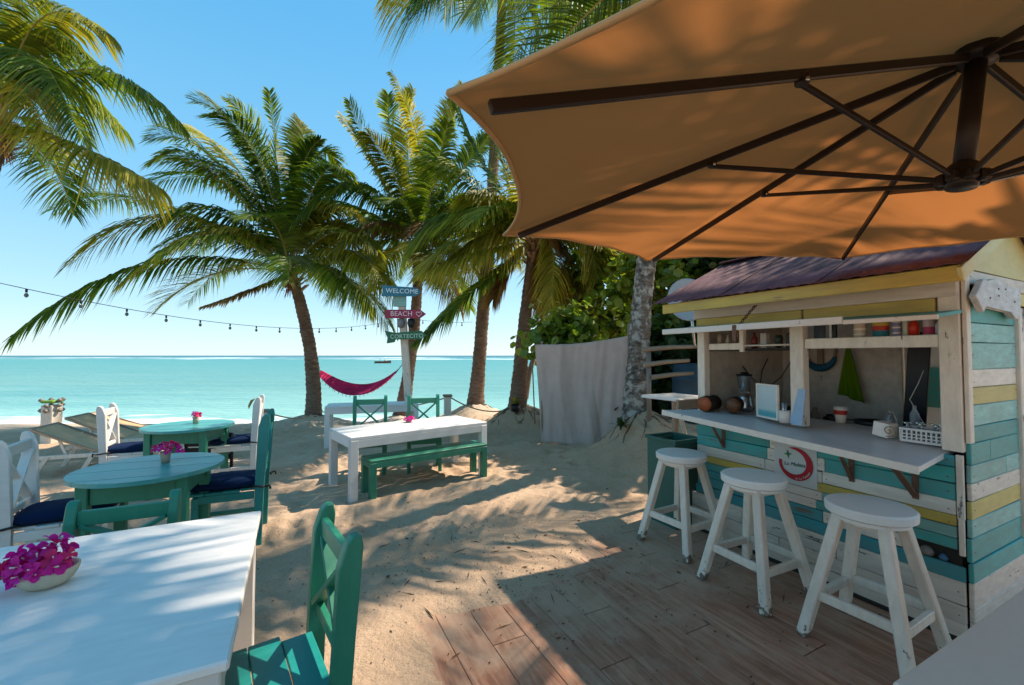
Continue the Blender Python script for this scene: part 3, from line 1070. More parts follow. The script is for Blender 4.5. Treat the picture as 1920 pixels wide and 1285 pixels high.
# thin leaning trunk and blue-grey pole beside the screen
o = MB().tube([at_d(985, 748, 10.4), at_d(992, 700, 10.5), at_d(1006, 655, 10.6), at_d(1020, 590, 10.7)], [0.075, 0.07, 0.06, 0.05], 8).put('bare_sapling', RAWWOOD)
tag(o, 'thin bare tan trunk leaning right between the palm and the fabric screen', 'sapling')
o = MB().tube([at_d(1003, 795, 8.6), at_d(999, 700, 8.6), at_d(996, 650, 8.6)], 0.014, 6).put('thin_pole', DRIFT)
tag(o, 'thin upright pole just left of the fabric screen', 'pole')

# ================================================================== FABRIC SCREEN
SCR = cloth('screen_fabric', (0.52, 0.40, 0.345), scale=200)
A_ = at_d(1015, 828, 7.7); B_ = at_d(1180, 822, 7.1)
A_.z = zg(A_.x, A_.y); B_.z = zg(B_.x, B_.y)
rt = root('fabric_screen', 'tall grey-mauve fabric screen stretched between poles, with soft folds', 'screen', A_)
dAB = B_ - A_; nrmS = Vector((dAB.y, -dAB.x, 0)).normalized()
vs, fs = [], []
nu, nv = 90, 36
topL = at_d(1003, 646, 7.7).z; topR = at_d(1180, 630, 7.1).z
for j in range(nv + 1):
    q = j / nv
    for i in range(nu + 1):
        u = i / nu
        x = A_.lerp(B_, u)
        tl = topL + (topR - topL) * u - 0.05 * math.sin(math.pi * u)
        z = (A_.z + 0.015 + 0.01 * math.sin(u * 9)) * (1 - q) + tl * q
        fold = 0.10 * mnoise.noise(Vector((u * 5.5 + q * 0.7, q * 0.55, 2.2))) + 0.045 * mnoise.noise(Vector((u * 13 - q * 1.6, q * 0.9, 7.7)))
        fold += 0.02 * mnoise.noise(Vector((u * 30 + q * 4, q * 2.0, 1.1))) * (1 - q)
        sx = -0.12 * q * (1 - u)
        p = x + nrmS * fold * 1.0 + dAB.normalized() * sx
        vs.append(Vector((p.x, p.y, z)) - A_)
for j in range(nv):
    for i in range(nu):
        a = j * (nu + 1) + i
        fs.append((a, a + 1, a + nu + 2, a + nu + 1))
o = from_data('fabric', vs, fs, SCR, rt, smooth=True)
sm = o.modifiers.new('thick', 'SOLIDIFY'); sm.thickness = 0.004
for u in (0.0, 1.0):
    p = dAB * u - nrmS * 0.04
    MB().tube([p + Vector((0, 0, -0.2)), p + Vector((0, 0, 1.85))], 0.025, 8).put('pole', RAWWOOD, rt)

# ================================================================== KIOSK
kiosk = root('beach_bar_kiosk', 'small wooden beach bar kiosk of teal, white and yellow planks under a purple roof', 'kiosk', KC, KA)


def kplank_front(a0, a1, h0, h1, mat, proud=0.0, name='plank', drop=0.0):
    g = 0.003
    mb = MB()
    mb.box((-0.011 - proud, (a0 + a1) / 2, (h0 + h1) / 2), (0.022, a1 - a0 - g, h1 - h0 - g), Matrix.Rotation(R(random.uniform(-0.25, 0.25) + drop), 3, 'X'), 0.0035, 0.0012)
    return mb.put(name, mat, kiosk)


def kplank_side(b0, b1, h0, h1, mat, proud=0.0, tilt=0.0):
    g = 0.003
    mb = MB()
    mb.box(((b0 + b1) / 2, -0.011 - proud, (h0 + h1) / 2), (b1 - b0 - g, 0.022, h1 - h0 - g), Matrix.Rotation(R(random.uniform(-0.3, 0.3) + tilt), 3, 'Y'), 0.0035, 0.0012)
    return mb.put('plank', mat, kiosk)


KL, KD = 1.74, 1.3     # length along the front, depth
# front wall planks below the counter
rows = [
    (0.935, 1.0, [(0.03, 0.73, K_DEEP), (0.73, 1.72, K_TEAL)]),
    (0.845, 0.935, [(0.03, 0.735, K_TEAL), (0.735, 1.06, K_WHITE), (1.06, 1.72, K_TEAL)]),
    (0.755, 0.845, [(0.03, 0.68, K_TEAL), (0.68, 1.08, K_WHITE), (1.08, 1.72, K_TEAL)]),
    (0.672, 0.755, [(0.03, 0.70, K_WHITE), (0.70, 1.10, K_WHITE), (1.10, 1.72, K_WHITE)]),
    (0.612, 0.672, [(0.03, 0.735, K_YEL), (0.735, 1.12, K_WHITE), (1.12, 1.72, K_YEL)]),
    (0.548, 0.612, [(0.03, 0.70, K_PALE), (0.70, 1.02, K_WHITE), (1.02, 1.72, K_TEAL)]),
    (0.484, 0.548, [(0.03, 0.74, K_TEAL), (0.74, 1.0, K_WHITE), (1.0, 1.72, K_DEEP)]),
    (0.405, 0.484, [(0.27, 0.70, K_WHITE), (0.70, 1.72, K_DEEP)]),
    (0.322, 0.405, [(0.0, 0.9, K_DEEP), (0.9, 1.735, K_DEEP)]),
    (0.195, 0.322, [(0.0, 0.62, K_WHITE), (0.62, 1.30, K_WHITE), (1.30, 1.78, K_WHITE)]),
    (0.10, 0.195, [(0.0, 1.0, K_WHITE), (1.0, 1.86, K_WHITE)]),
    (0.005, 0.10, [(0.0, 0.55, K_WHITE), (0.55, 1.86, K_WHITE)]),
]
for h0, h1, segs in rows:
    for a0, a1, m_ in segs:
        kplank_front(a0, a1, h0, h1, m_, proud=random.uniform(0, 0.003) + (0.006 if h1 < 0.41 else 0))
# rebated dark backing of the whole front, the little hole at the near end shows it
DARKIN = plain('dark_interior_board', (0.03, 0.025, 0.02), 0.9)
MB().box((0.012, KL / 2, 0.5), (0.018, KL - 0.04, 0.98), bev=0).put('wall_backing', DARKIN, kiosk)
MB().lathe([(0, -0.03), (0.03, -0.02), (0.036, 0), (0.02, 0.02), (0, 0.03)], (-0.02, 0.16, 0.435), 8).put('shell', DRIFT, kiosk)
MB().lathe([(0, -0.02), (0.018, -0.015), (0.022, 0), (0.01, 0.015), (0, 0.02)], (-0.018, 0.09, 0.425), 8).put('shell', plain('shell_blue', (0.05, 0.14, 0.25)), kiosk)
# side wall planks
side = [(2.03, 1.95, K_WHITE, 0.05, 1.25), (1.95, 1.868, K_CREAM, 0.48, 1.25), (1.868, 1.735, K_TEAL, 0.05, 0.755), (1.735, 1.624, K_PALE, 0.05, 0.755), (1.624, 1.473, K_PALE, 0.05, 0.755),
        (1.473, 1.373, K_WHITE, 0.05, 0.755), (1.373, 1.276, K_CREAM, 0.04, 0.755), (1.276, 1.159, K_PALE, 0.04, 0.755), (1.159, 1.068, K_TEAL, 0.03, 0.755)]
side += [(1.068, 0.951, K_TEAL, 0.02, 0.755), (0.951, 0.851, K_PALE, 0.012, 0.755), (0.851, 0.757, K_WHITE, 0.012, 0.755), (0.757, 0.658, K_CREAM, 0.005, 0.755), (0.658, 0.559, K_PALE, 0.0, 0.755),
         (0.559, 0.43, K_TEAL, -0.008, 0.755), (0.43, 0.33, K_TEAL, -0.02, 0.80), (0.33, 0.19, K_WHITE, -0.02, 0.80), (0.19, 0.01, K_WHITE, -0.02, 0.80)]
SIDEYEL = paint('plank_dull_yellow', (0.58, 0.46, 0.14), wear=0.3, grain=(0.3, 0.12, 1), dirtamt=0.2)
for i, (h1, h0, m_, b0, b1) in enumerate(side):
    if m_ is K_CREAM and h1 < 1.5: m_ = SIDEYEL
    pr = 0.008 if h1 <= 0.43 else random.uniform(0, 0.002)
    if i in (9, 10) and random.random() < 2:
        cut = (0.27, 0.52)[i - 9]
        kplank_side(b0, b0 + cut, h0, h1, m_, pr); kplank_side(b0 + cut, b1, h0, h1, m_, pr)
    else:
        kplank_side(b0, b1, h0, h1, m_, pr)
MB().box((0.40, 0.012, 1.03), (0.70, 0.018, 2.04), bev=0).put('wall_backing', DARKIN, kiosk)
# white clad gable: cream board above
gy = -0.02
mb = MB(); mb.prism([(-0.02, 2.035), (1.32, 2.035), (1.32, 2.12), (0.65, 2.44), (-0.02, 2.12)], 0.02, mframe((0, gy + 0.02, 0), (1, 0, 0), (0, 0, 1)))
mb.put('gable_board', K_CREAM, kiosk)
# rake and eave fascias
yv = -0.10
mb = MB(); mb.bar((-0.315, yv, 1.955), (0.66, yv, 2.425), 0.022, 0.075, 0.004, up=(0, 0, 1)); mb.put('rake_board', K_CREAM, kiosk)
mb = MB(); mb.bar((1.64, yv, 1.955), (0.66, yv, 2.425), 0.022, 0.075, 0.004, up=(0, 0, 1)); mb.put('rake_board', K_CREAM, kiosk)
mb = MB(); mb.box((-0.30, KL / 2 + 0.0, 1.966), (0.022, KL + 0.2, 0.082), bev=0.004, jit=0.002); mb.put('fascia_board', K_YEL, kiosk)
mb = MB(); mb.box((1.62, KL / 2, 1.96), (0.022, KL + 0.2, 0.082), bev=0.004); mb.put('fascia_board', K_YEL, kiosk)
# soffit
mb = MB(); mb.box((-0.15, KL / 2, 2.02), (0.28, KL + 0.16, 0.012), Matrix.Rotation(R(-20), 3, 'Y'), 0); mb.put('soffit', K_WHITE, kiosk)
# header boards above the hatch
mb = MB(); mb.box((-0.012, KL / 2, 1.93), (0.024, KL, 0.10), bev=0.004, jit=0.001); mb.put('header_board', K_WHITE, kiosk)
mb = MB(); mb.box((-0.013, 1.26, 1.84), (0.026, 0.90, 0.078), bev=0.004, jit=0.001); mb.put('header_board', K_YEL, kiosk)
mb = MB(); mb.box((-0.013, 0.445, 1.84), (0.026, 0.70, 0.078), bev=0.004, jit=0.001); mb.put('header_board', K_YEL, kiosk)
# corrugated roof sheets, two slopes
t = NT('purple_roof_metal')
n1 = t.noise(t.mapping(), 3.5, 6, 0.65); n2 = t.noise(t.mapping((1, 1, 1)), 40, 4, 0.7)
c = t.ramp(n1, [(0.3, (0.09, 0.035, 0.045)), (0.6, (0.18, 0.075, 0.09)), (0.8, (0.32, 0.17, 0.17))])
c = t.mix(t.ramp(n2, [(0.55, 0.0), (0.72, 0.5)]), c, (0.3, 0.2, 0.19))
t.l(c, t.p.inputs['Base Color']); t.p.inputs['Roughness'].default_value = 0.75; t.p.inputs['Specular IOR Level'].default_value = 0.25; t.bump(n2, 0.2, 0.003)
ROOFM = t.m
for sgn in (0, 1):
    for k in range(3):
        a0 = -0.14 + k * 0.68; a1 = a0 + 0.70
        vs, fs = [], []
        N = 56
        for q in (0.0, 0.33, 0.66, 1.0):
            for i in range(N + 1):
                a = a0 + (a1 - a0) * i / N
                b = -0.345 + (0.65 + 0.345) * q
                h = 1.995 + 0.475 * (b + 0.345)
                h += 0.0035 * math.cos(i / N * 2 * math.pi * 9) + 0.004 * k + 0.006 * mnoise.noise(Vector((a * 3, b * 4, 0)))
                if sgn: b = 1.30 - b
                vs.append((b, a, h + 0.012))
        for j in range(3):
            for i in range(N):
                p = j * (N + 1) + i
                fs.append((p, p + 1, p + N + 2, p + N + 1))
        o = from_data('roof_sheet', vs, fs, ROOFM, kiosk, smooth=True)
        sm = o.modifiers.new('thick', 'SOLIDIFY'); sm.thickness = 0.003
MB().box((0.65, KL / 2, 2.492), (0.16, KL + 0.36, 0.012), bev=0.003).put('ridge_cap', ROOFM, kiosk)
# posts
for nm, a, wy, h0, h1 in (('post', 0.042, 0.088, 1.02, 2.03), ('post', 0.86, 0.095, 1.04, 1.80), ('post', 1.68, 0.075, 0.0, 1.80)):
    MB().box((0.028, a, (h0 + h1) / 2), (0.075, wy, h1 - h0), bev=0.005, jit=0.002).put(nm, WHITE_V, kiosk)
MB().box((-0.017, 0.012, 0.83), (0.018, 0.03, 0.35), bev=0.003).put('corner_trim', WHITE_V, kiosk)
MB().box((0.03, -0.018, 1.56), (0.055, 0.02, 0.98), bev=0.003).put('corner_trim', WHITE_V, kiosk)
MB().box((-0.017, 0.012, 0.56), (0.016, 0.024, 0.2), bev=0.003).put('corner_trim', WHITE_V, kiosk)
# shelf beam in near bay, shelf and rail in far bay
MB().box((0.03, 0.45, 1.635), (0.05, 0.72, 0.072), bev=0.004, jit=0.001).put('shelf_beam', WHITE_V, kiosk)
MB().box((0.14, 0.45, 1.655), (0.17, 0.72, 0.02), bev=0.003).put('shelf_board', WHITE, kiosk)
MB().box((0.05, 1.48, 1.627), (0.04, 0.30, 0.055), bev=0.004).put('shelf_beam', WHITE_V, kiosk)
MB().box((0.05, 1.315, 1.69), (0.045, 0.035, 0.22), bev=0.004).put('shelf_bracket', WHITE_V, kiosk)
MB().box((0.15, 1.27, 1.60), (0.2, 0.74, 0.02), bev=0.003).put('shelf_board', DARKIN, kiosk)
MB().tube([(0.045, 1.30, 1.632), (0.045, 0.91, 1.632)], 0.008, 6).put('shelf_rail', WHITE, kiosk)
# interior walls
INW = paint('interior_wall', (0.66, 0.57, 0.46), wear=0.5, dirtamt=0.35, chip=(0.12, 0.09, 0.07), grain=(0.4, 0.4, 0.4))
MB().box((KD, 1.26, 1.0), (0.02, 0.98, 2.0), bev=0).put('back_wall', INW, kiosk)
MB().box((KD, 0.16, 0.55), (0.02, 0.66, 1.1), bev=0).put('back_wall', INW, kiosk)
MB().box((KD, 0.3, 1.86), (0.02, 0.94, 0.28), bev=0).put('back_wall', INW, kiosk)
MB().box((0.68, 1.735, 1.0), (1.24, 0.02, 2.0), bev=0).put('end_wall', INW, kiosk)
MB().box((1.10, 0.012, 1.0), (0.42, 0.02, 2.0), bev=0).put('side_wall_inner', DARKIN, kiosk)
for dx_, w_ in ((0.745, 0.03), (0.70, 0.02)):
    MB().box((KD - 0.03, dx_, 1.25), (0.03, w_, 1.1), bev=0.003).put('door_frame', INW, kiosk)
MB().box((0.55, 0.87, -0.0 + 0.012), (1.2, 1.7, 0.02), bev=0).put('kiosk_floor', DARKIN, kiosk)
# door on the side wall: white jamb, teal leaf, bolt
MB().box((0.80, -0.02, 1.05), (0.075, 0.045, 1.60), bev=0.005).put('door_jamb', WHITE_V, kiosk)
dr = MB().box((1.10, 0.0, 1.05), (0.50, 0.03, 1.62), bev=0.004).put('door', paint('door_dark_teal', (0.005, 0.05, 0.075), wear=0.2, dirtamt=0.1), kiosk)
MB().box((0.83, -0.055, 1.16), (0.13, 0.012, 0.03), bev=0.003).put('bolt', RUST, dr)
MB().lathe([(0, 0), (0.022, 0.002), (0.022, 0.03), (0, 0.032)], (0.88, -0.06, 1.09), 10, axis=(0, -1, 0)).put('padlock', RUST, dr)
# counter: a slightly warped plank shelf
vs = []
inn = [(0.42, 0.09, 1.035), (0.42, 1.63, 1.055)]
top = [(-0.36, 0.06, 0.972), (0.42, 0.09, 1.042), (0.42, 1.64, 1.056), (-0.36, 1.80, 1.068)]
mb = MB()
av = [mb.bm.verts.new(p) for p in top]; bv = [mb.bm.verts.new((p[0], p[1], p[2] - 0.032)) for p in top]
mb.bm.faces.new(av); mb.bm.faces.new(bv[::-1])
for i in range(4): mb.bm.faces.new((av[i], bv[i], bv[(i + 1) % 4], av[(i + 1) % 4]))
bmesh.ops.bevel(mb.bm, geom=list(mb.bm.edges), offset=0.004, segments=2, affect='EDGES', profile=0.5)
COUNTERM = paint('counter_paint', (0.68, 0.65, 0.62), wear=0.4, chip=(0.12, 0.09, 0.07), dirtamt=0.1, grain=(1, 0.3, 1), rough=0.35, var=0.05)
counter = mb.put('counter', COUNTERM, kiosk)
MB().bar((-0.366, 0.06, 0.952), (-0.366, 1.80, 1.048), 0.016, 0.044, 0.003).put('counter_edge', WHITE, counter)
# brackets
for a, hh in ((0.20, 0.955), (0.52, 0.97), (1.45, 1.01)):
    mb = MB()
    mb.bar((-0.028, a, hh - 0.24), (-0.028, a, hh - 0.02), 0.03, 0.012, 0.002, up=(1, 0, 0))
    mb.bar((-0.03, a, hh - 0.02), (-0.30 if a < 0.3 else -0.2, a, hh - 0.03), 0.03, 0.012, 0.002)
    mb.bar((-0.035, a, hh - 0.22), (-0.27 if a < 0.3 else -0.17, a, hh - 0.035), 0.035 if a < 0.3 else 0.024, 0.012, 0.002)
    mb.put('shelf_bracket', RUST, kiosk)
# flap awning over the hatch
mb = MB()
vs = [(-0.03, -0.02, 1.80), (-0.30, -0.0, 1.765), (-0.30, 1.80, 1.775), (-0.03, 1.76, 1.815)]
av = [mb.bm.verts.new(p) for p in vs]; bv = [mb.bm.verts.new((p[0], p[1], p[2] - 0.018)) for p in vs]
mb.bm.faces.new(av); mb.bm.faces.new(bv[::-1])
for i in range(4): mb.bm.faces.new((av[i], bv[i], bv[(i + 1) % 4], av[(i + 1) % 4]))
flap = mb.put('hatch_flap', K_TEAL, kiosk)
MB().bar((-0.305, 0.42, 1.765), (-0.305, 1.84, 1.762), 0.02, 0.046, 0.003).put('flap_edge', WHITE, flap)
MB().bar((-0.30, -0.01, 1.752), (-0.302, 0.42, 1.752), 0.016, 0.026, 0.003).put('flap_edge', WHITE, flap)
# chain holding the flap
mb = MB()
p0, p1 = Vector((-0.02, 1.15, 1.95)), Vector((-0.25, 1.13, 1.79))
for i in range(9):
    c_ = p0.lerp(p1, (i + 0.5) / 9); d_ = (p1 - p0).normalized()
    s_ = d_.cross(Vector((0, 1, 0))) if i % 2 else Vector((0, 1, 0))
    ring = [c_ + d_ * 0.02 * math.cos(x) + s_.normalized() * 0.01 * math.sin(x) for x in np.linspace(0, 2 * math.pi, 9)]
    mb.tube(ring, 0.0035, 5, cap=False)
mb.put('chain', RUST, kiosk)
MB().box((-0.316, 1.13, 1.72), (0.012, 0.03, 0.12), bev=0.003).put('latch', RUST, flap)
# logo painted panel and sign disc
LOGO_O = Vector((-0.032, 0.865, 0.768))
panel = MB().prism([(-0.155, -0.15), (0.14, -0.15), (0.14, 0.165), (-0.155, 0.165)], 0.004, mframe((-0.0262, 0.865, 0.768), (0, -1, 0), (0, 0, 1))).put('logo_panel', paint('logo_panel_white', (0.62, 0.6, 0.55), wear=0.0, dirtamt=0.05, var=0.04), kiosk)
lm = mframe((-0.0325, 0.865, 0.768), (0, -1, 0), (0, 0, 1))
REDP = plain('logo_red', (0.42, 0.006, 0.014), 0.5)
GRNP = plain('logo_green', (0.015, 0.16, 0.03), 0.5)
mb = MB()
N = 60
out, inn_ = [], []
for i in range(N + 1):
    th = R(112) - R(300) * i / N     # from upper left round clockwise
    q = i / N
    wdt = 0.003 + 0.045 * math.sin(math.pi * min(1, q * 1.02)) ** 0.75
    if q > 0.86: wdt = 0.022
    ro, ri = 0.118, 0.118 - wdt
    cx_, cy_ = 0.0, 0.0
    out.append((cx_ + ro * math.cos(th), cy_ + ro * math.sin(th))); inn_.append((cx_ + ri * math.cos(th), cy_ + ri * math.sin(th)))
fsl = []
va = [mb.bm.verts.new(lm @ Vector((x, y, 0.003))) for x, y in out]; vb = [mb.bm.verts.new(lm @ Vector((x, y, 0.003))) for x, y in inn_]
for i in range(N): mb.bm.faces.new((va[i], va[i + 1], vb[i + 1], vb[i]))
mb.put('logo_ring', REDP, kiosk)
mb = MB()
st = []
for k in range(8):
    rr_ = 0.032 if k % 2 == 0 else 0.009
    st.append((-0.052 + rr_ * math.cos(k * math.pi / 4 + 0.15), 0.062 + rr_ * math.sin(k * math.pi / 4 + 0.15)))
mb.prism(st, 0.002, lm @ Matrix.Translation((0, 0, 0.003))); mb.put('logo_star', GRNP, kiosk)
text_obj('logo_text', 'La Mulata', 0.038, plain('logo_ink', (0.04, 0.06, 0.04)), kiosk, lm @ Matrix.Translation((-0.01, -0.005, 0.003)) @ Matrix.Rotation(R(4), 4, 'Z'), 0.0006, 0.35)


def arc(co):
    th = R(-58) + co.x / 0.102
    r = 0.102 - co.y
    return Vector((r * math.cos(th), r * math.sin(th), co.z))


text_obj('logo_text', 'de La Tomate', 0.022, WHITE_CLEAN, kiosk, lm @ Matrix.Translation((0, 0, 0.0042)), 0.0004, 0.2, follow=arc)
# nail heads in one pass (stuff)
mb = MB()
for h0, h1, segs in rows:
    for a0, a1, m_ in segs:
        for a in (a0 + 0.03, a1 - 0.03):
            if random.random() < 0.8:
                mb.lathe([(0, 0.002), (0.0035, 0.001), (0.0035, 0)], (-0.0285, a, (h0 + h1) / 2 + random.uniform(-0.012, 0.012)), 6, axis=(-1, 0, 0))
for (h1, h0, m_, b0, b1) in side:
    for b in (b0 + 0.03, b1 - 0.03):
        mb.lathe([(0, 0.002), (0.0035, 0.001), (0.0035, 0)], (b, -0.0262, (h0 + h1) / 2 + random.uniform(-0.02, 0.02)), 6, axis=(0, -1, 0))
tag(mb.put('nail_heads', RUST, kiosk), kind='stuff')
# fish-shaped driftwood board nailed over the corner
rt = root('driftwood_board', 'whitewashed fish-shaped driftwood board nailed on the kiosk corner', 'board', K(0.05, -0.04, 1.87), KA)
FM = mframe((0, -0.004, 0), (1, 0, 0), (0, 0, 1))
mb = MB(); mb.prism([(-0.075, 0.0), (0.04, 0.10), (0.10, 0.09), (0.2, 0.115), (0.45, 0.08), (0.62, 0.09), (0.605, -0.01), (0.60, -0.10), (0.52, -0.10), (0.44, -0.06), (0.06, -0.045), (0.03, -0.085)], 0.03, FM @ Matrix.Translation((0, 0, -0.0)))
bmesh.ops.bevel(mb.bm, geom=list(mb.bm.edges), offset=0.004, segments=1, affect='EDGES')
mb.put('board', paint('white_wash', (0.62, 0.60, 0.58), wear=0.9, chip=(0.3, 0.24, 0.2), dirtamt=0.5, grain=(0.4, 1, 1)), rt)
mb = MB()
for x, y in ((0.25, 0.06), (0.36, 0.065), (0.25, 0.02), (0.12, 0.0), (0.5, 0.0)):
    mb.lathe([(0, 0.004), (0.006, 0.002), (0.006, 0)], (x, -0.035, y), 6, axis=(0, -1, 0))
mb.put('nails', RUST, rt)

# ------------------------------------------------------------------ things in and on the kiosk


def kthing(name, label, cat, b, a, h, rz=0.0, group=None):
    return root(name, label, cat, K(b, a, h), KA + rz, group)


BARKDK = barkmat('log_bark', (0.02, 0.012, 0.008), (0.05, 0.03, 0.02), (0.1, 0.06, 0.04))
ORW = plain('orange_end_grain', (0.36, 0.075, 0.018), 0.45, var=0.5, scale=30)


def log(label, b, a, h, rz, L, r, endmat):
    rt = kthing('wood_log', label, 'log', b, a, h, rz, 'short logs on the counter')
    MB().tube([(0, -L / 2, r), (0, -L / 6, r * 1.02), (0, L / 6, r), (0, L / 2, r)], [r, r * 1.03, r * 0.98, r], 18).put('log_body', BARKDK, rt)
    MB().lathe([(0, 0.004), (r * 0.93, 0.002), (r * 0.93, -0.01)], (0, -L / 2, r), 18, axis=(0, -1, 0)).put('log_end', endmat, rt)


log('short dark log on the bar with its bright orange cut end facing out', 0.02, 1.62, 1.062, R(-76), 0.20, 0.066, ORW)
log('dark log beside the orange-ended one, under the blender', 0.15, 1.47, 1.060, R(-62), 0.18, 0.064, plain('brown_end_grain', (0.14, 0.055, 0.02), 0.4, var=0.6, scale=30))
rt = kthing('blender', 'clear jug blender on a chrome base standing behind the logs', 'blender', 0.36, 1.52, 1.056)
MB().lathe([(0, 0), (0.07, 0), (0.075, 0.03), (0.06, 0.12), (0.045, 0.15), (0, 0.15)], (0, 0, 0), 18).put('motor_base', STEEL, rt)
mb = MB(); mb.lathe([(0.04, 0.155), (0.045, 0.16), (0.06, 0.30), (0.063, 0.31), (0.058, 0.31), (0.04, 0.17), (0, 0.165)], (0, 0, 0), 16); mb.put('jug', GLASS, rt)
MB().lathe([(0.066, 0.31), (0.066, 0.325), (0.03, 0.33), (0.03, 0.345), (0, 0.345)], (0, 0, 0), 16).put('lid', BLACK, rt)
rt = kthing('knife_block', 'brown wooden utensil box with a white cup on top, left of the framed menu', 'utensil box', 0.30, 1.30, 1.055)
MB().box((0, 0, 0.065), (0.09, 0.12, 0.13), bev=0.004).put('box', RAWWOOD, rt)
tag(MB().lathe([(0, 0), (0.03, 0), (0.042, 0.10), (0.038, 0.10), (0.028, 0.01), (0, 0.01)], (0, 0, 0), 14).put('paper_cup', plain('paper_white', (0.7, 0.68, 0.64), 0.7)), 'white cup standing on the brown utensil box', 'cup').location = K(0.30, 1.31, 1.186)
# framed menu
rt = kthing('framed_menu', 'white framed menu board with a turquoise strip at its foot', 'menu board', 0.04, 1.11, 1.057, R(-22))
mb = MB()
for c_, s_ in (((0, 0.115, 0.135), (0.02, 0.016, 0.27)), ((0, -0.115, 0.135), (0.02, 0.016, 0.27)), ((0, 0, 0.262), (0.019, 0.215, 0.016)), ((0, 0, 0.008), (0.019, 0.215, 0.016))):
    mb.box(c_, s_, bev=0.002)
mb.put('frame', WHITE, rt)
t = NT('menu_print')
z_ = t.n('ShaderNodeSeparateXYZ'); t.l(t.tc.outputs['Object'], z_.inputs[0])
c = t.ramp(t.math('DIVIDE', z_.outputs[2], 0.27), [(0.16, (0.10, 0.38, 0.42)), (0.22, (0.22, 0.48, 0.48)), (0.27, (0.55, 0.62, 0.6)), (0.9, (0.62, 0.66, 0.66))])
c = t.mix(t.ramp(t.noise(t.mapping((1, 14, 60)), 4, 3), [(0.52, 0.0), (0.6, 0.25)]), c, (0.35, 0.4, 0.42))
t.l(c, t.p.inputs['Base Color']); t.p.inputs['Roughness'].default_value = 0.25
MB().box((0.002, 0, 0.135), (0.008, 0.214, 0.24), bev=0).put('menu_sheet', t.m, rt)
rt = kthing('condiment_cup', 'white cup holding forks between the two menu boards', 'cup', 0.0, 0.955, 1.05)
MB().lathe([(0, 0), (0.036, 0), (0.04, 0.09), (0.036, 0.09), (0.033, 0.01), (0, 0.01)], (0, 0, 0), 16).put('cup', WHITE, rt)
for i in range(4):
    MB().tube([(0.01 * i - 0.015, 0.008 * (i % 2), 0.02), (0.018 * i - 0.03, 0.02 * (i % 2) - 0.01, 0.15)], 0.004, 5).put('fork', STEEL, rt)
rt = kthing('leaning_menu', 'pale blue menu panel leaning against the middle post', 'menu board', -0.02, 0.85, 1.05, R(-28))
MB().box((0.0, 0, 0.13), (0.012, 0.13, 0.26), Matrix.Rotation(R(7), 3, 'Y'), 0.002).put('panel', plain('pale_blue_print', (0.35, 0.48, 0.62), 0.35), rt)
rt = kthing('striped_cup', 'white takeaway cup with a red band at the back of the counter', 'cup', 0.36, 0.76, 1.05)
MB().lathe([(0, 0), (0.03, 0), (0.044, 0.12), (0.04, 0.12), (0.027, 0.01), (0, 0.01)], (0, 0, 0), 16).put('cup', WHITE, rt)
MB().lathe([(0.0385, 0.062), (0.0425, 0.095)], (0, 0, 0), 16).put('red_band', plain('cup_red', (0.5, 0.03, 0.02)), rt)
rt = kthing('basin', 'grey sink basin and black pan inside the hatch', 'basin', 0.62, 0.60, 0.96)
MB().box((0, 0, 0.03), (0.3, 0.42, 0.05), bev=0.01).put('basin_body', plain('grey_steel', (0.2, 0.2, 0.21), 0.4, 0.5), rt)
rt = kthing('frying_pan', 'black pan lying on the inner worktop behind the striped cup', 'pan', 0.50, 0.62, 1.045, R(30))
MB().lathe([(0, 0), (0.10, 0), (0.12, 0.03), (0.115, 0.03), (0.095, 0.006), (0, 0.006)], (0, 0, 0), 20).put('pan_body', BLACK, rt)
MB().bar((0, 0.11, 0.025), (0, 0.26, 0.035), 0.02, 0.01).put('handle', BLACK, rt)
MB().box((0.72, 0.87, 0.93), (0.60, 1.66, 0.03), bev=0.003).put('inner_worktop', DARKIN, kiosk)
for i, (b_, a_, hh_, rr_, m_) in enumerate(((0.95, 1.35, 0.10, 0.04, BLACK), (0.90, 1.22, 0.14, 0.035, RAWWOOD), (1.0, 1.15, 0.08, 0.05, BARKDK), (0.98, 1.48, 0.12, 0.04, BARKDK), (0.85, 1.05, 0.06, 0.05, BLACK))):
    o = MB().lathe([(0, 0), (rr_, 0), (rr_ * 1.05, hh_ * 0.6), (rr_ * 0.6, hh_ * 0.8), (rr_ * 0.5, hh_), (0, hh_)], (0, 0, 0), 12).put('kitchen_jar', m_)
    o.location = K(b_, a_, 0.946)
    tag(o, ('black jar in the middle of the dark row at the back of the worktop', 'raw wood coloured jar, tallest of the row on the inner worktop', 'squat dark brown jar behind the tall wooden one', 'dark brown jar at the far left of the worktop row', 'low black pot nearest the frying pan on the inner worktop')[i], 'jar', 'dark jars on the inner worktop')
